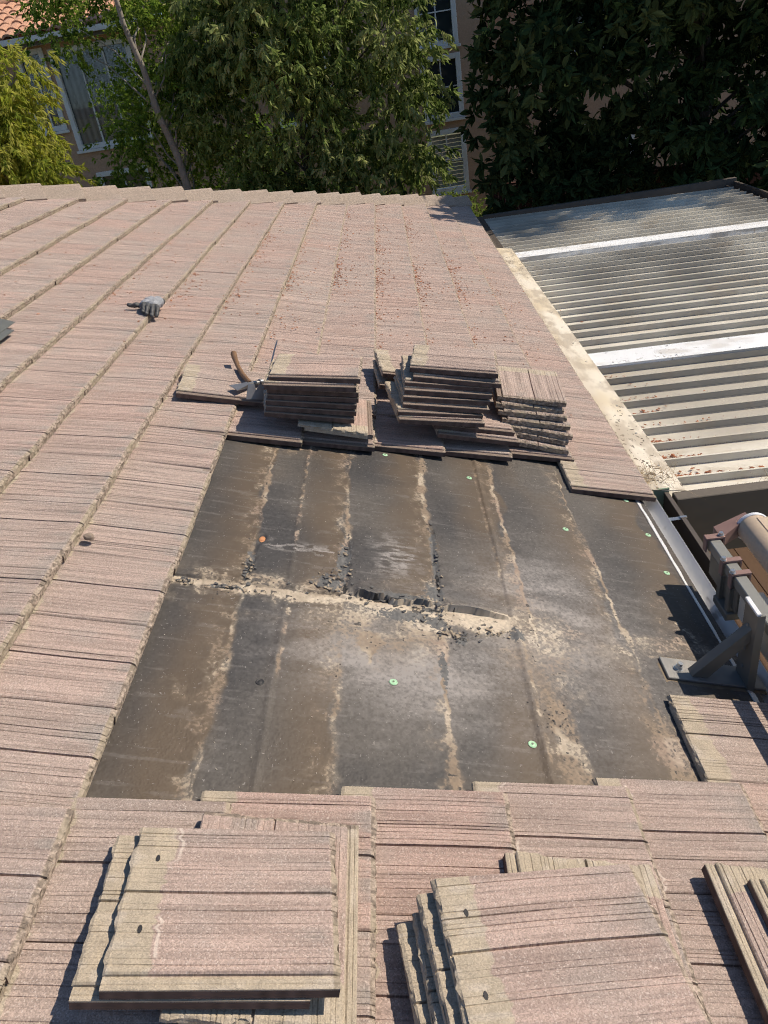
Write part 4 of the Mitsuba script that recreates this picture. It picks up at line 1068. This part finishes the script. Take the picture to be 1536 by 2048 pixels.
tree('weeping_tree', [(-3.2, 13.4, -4.2), (-3.1, 13.3, -2.2), (-2.9, 13.2, -.6), (-2.95, 13.2, .6)], .10,
     cloud((-2.75, 13.0, .25), (.95, .9, 1.35), 64, 11, clear_of((-1.72, -.23, .36, 1.55))), 300, .12, .034, [(.46, .50, .07), (.33, .39, .05), (.55, .55, .13), (.17, .23, .04)], 'bark_grey', 'leaf_soft', 21, .9, .42)
tag('weeping_tree', 'bright yellow green weeping tree at the left edge', 'tree')
tree('slender_tree', [(-.30, 14.0, -4.2), (-.34, 14, -1.0), (-.38, 14.0, -.3), (-.52, 14, .4), (-.56, 14, 1.0), (-.68, 14, 1.6), (-.72, 14, 2.6)], .075,
     cloud((-1.0, 15.0, .9), (1.45, .9, 2.4), 100, 12, clear_of((-2.61, -1.65, -.34, 1.46), (-2.11, -1.25, -.49, -.13))), 280, .075, .036, [(.24, .36, .05), (.15, .25, .04), (.40, .52, .11), (.06, .11, .022)], 'bark_grey', 'leaf_soft', 22, .25, .5, limb_step=4, limb_r=.5)
tag('slender_tree', 'slender tree with pale leaning trunk and small light green leaves', 'tree')
tree('willowy_tree', [(1.9, 14.6, -4.2), (1.85, 14.2, -2.0), (1.75, 14.1, -.6), (1.9, 14.0, .2), (1.8, 14.1, 1.2), (1.7, 14.2, 2.6)], .08,
     cloud((2.0, 14.3, .35), (2.15, 1.2, 2.7), 165, 13, clear_of((3.96, 5.2, -1.92, 1.85), (1.45, 2.12, -.23, .21), (2.61, 3.06, -.04, .43))), 280, .130, .045, [(.15, .22, .06), (.26, .34, .10), (.045, .08, .025), (.46, .52, .22)], 'bark_dark', 'leaf_soft', 23, .85, .55, limb_step=4, limb_r=.7)  # palest leaf tone is sunlit highlight put into the colour
tag('willowy_tree', 'broad dark green tree with long hanging leaves in the middle of the background', 'tree')
MG = cloud((7.6, 12.9, .6), (3.6, 1.5, 3.1), 250, 14, lambda p: clear_of((3.87, 4.93, -.99, 2.28), (5.75, 6.09, .02, .53), (6.12, 7.47, -.44, -.04), (6.35, 7.94, -1.71, -1.33))(p) and p[2] > -2.3 and no_shade(p))
MG += cloud((5.9, 12.9, -1.5), (1.1, .8, .9), 26, 16, no_shade)
MG += cloud((8.6, 11.6, 2.2), (2.6, 1.1, 1.4), 40, 15, lambda p: p[2] > 1.0 and no_shade(p))
tree('magnolia_tree', [(8.3, 13.6, -4.2), (8.2, 13.6, -2.0), (8.3, 13.5, -.6), (8.1, 13.4, .6), (8.4, 13.3, 1.8), (8.6, 13.2, 3.4)], .19, MG, 130, .20, .075,
     [(.030, .055, .024), (.048, .085, .034), (.018, .032, .015), (.085, .11, .045)], 'bark_dark', 'leaf_gloss', 24, .45, .6, True, 240, 1.0, 6, .6, (.85, 1.0))
tag('magnolia_tree', 'dark magnolia tree with big glossy leaves over the patio cover', 'tree')
for nm, c, s, n, per, pal, lab, sd_ in (('leafy_shrub', (4.45, 16.2, -2.55), (.75, .6, .75), 26, 230, [(.18, .25, .05), (.25, .33, .08), (.11, .16, .04)], 'light green shrub growing under the lowest white window', 31),
                                        ('round_shrub', (-1.6, 15.6, -1.75), (1.3, .7, .9), 34, 240, [(.11, .19, .04), (.18, .27, .06), (.07, .12, .03)], 'green shrub behind the hip caps left of the slender trunk', 32),
                                        ('tall_shrub', (.6, 15.9, -1.4), (1.1, .8, 1.6), 40, 260, [(.16, .27, .05), (.23, .35, .06), (.08, .14, .03)], 'fresh green shrub right of the slender trunk', 33)):
    tree(nm, [(c[0], c[1], -4.2), (c[0], c[1], c[2] - .3), (c[0], c[1], c[2] + .2)], .05, cloud(c, s, n, sd_, clear_of((-2.53, -1.47, -.9, -.38))), per, .07, .030, pal, 'bark_dark', 'leaf_soft', sd_ + 20, .2, .4)
    tag(nm, lab, 'shrub')
for i, (x, y, z, rx_, rz_) in enumerate(((-14, 34, 2.0, 4, 4), (-7, 36, 3.0, 5, 4), (0, 38, 3, 5, 4), (20, 30, 1, 5, 6), (27, 26, 1, 5, 6))):
    nm = 'distant_tree' + (f'_{i:03d}' if i else '')
    tree(nm, [(x, y, -4.2), (x, y, z - 2), (x, y, z + 1)], .25, cloud((x, y, z), (rx_, 2.5, rz_), 60, 50 + i), 70, .42, .16, [(.05, .085, .02), (.08, .115, .03), (.035, .06, .016)], 'bark_dark', 'leaf_soft', 60 + i, .3, 1.3)
    tag(nm, ['distant tree behind the clay roof, outermost on the left', 'distant tree behind the ridge of the clay roof', 'distant tree behind the taller part of the stucco house', 'distant tree behind the set back wall at the upper right', 'distant tree outermost behind the house on the right'][i], 'tree')
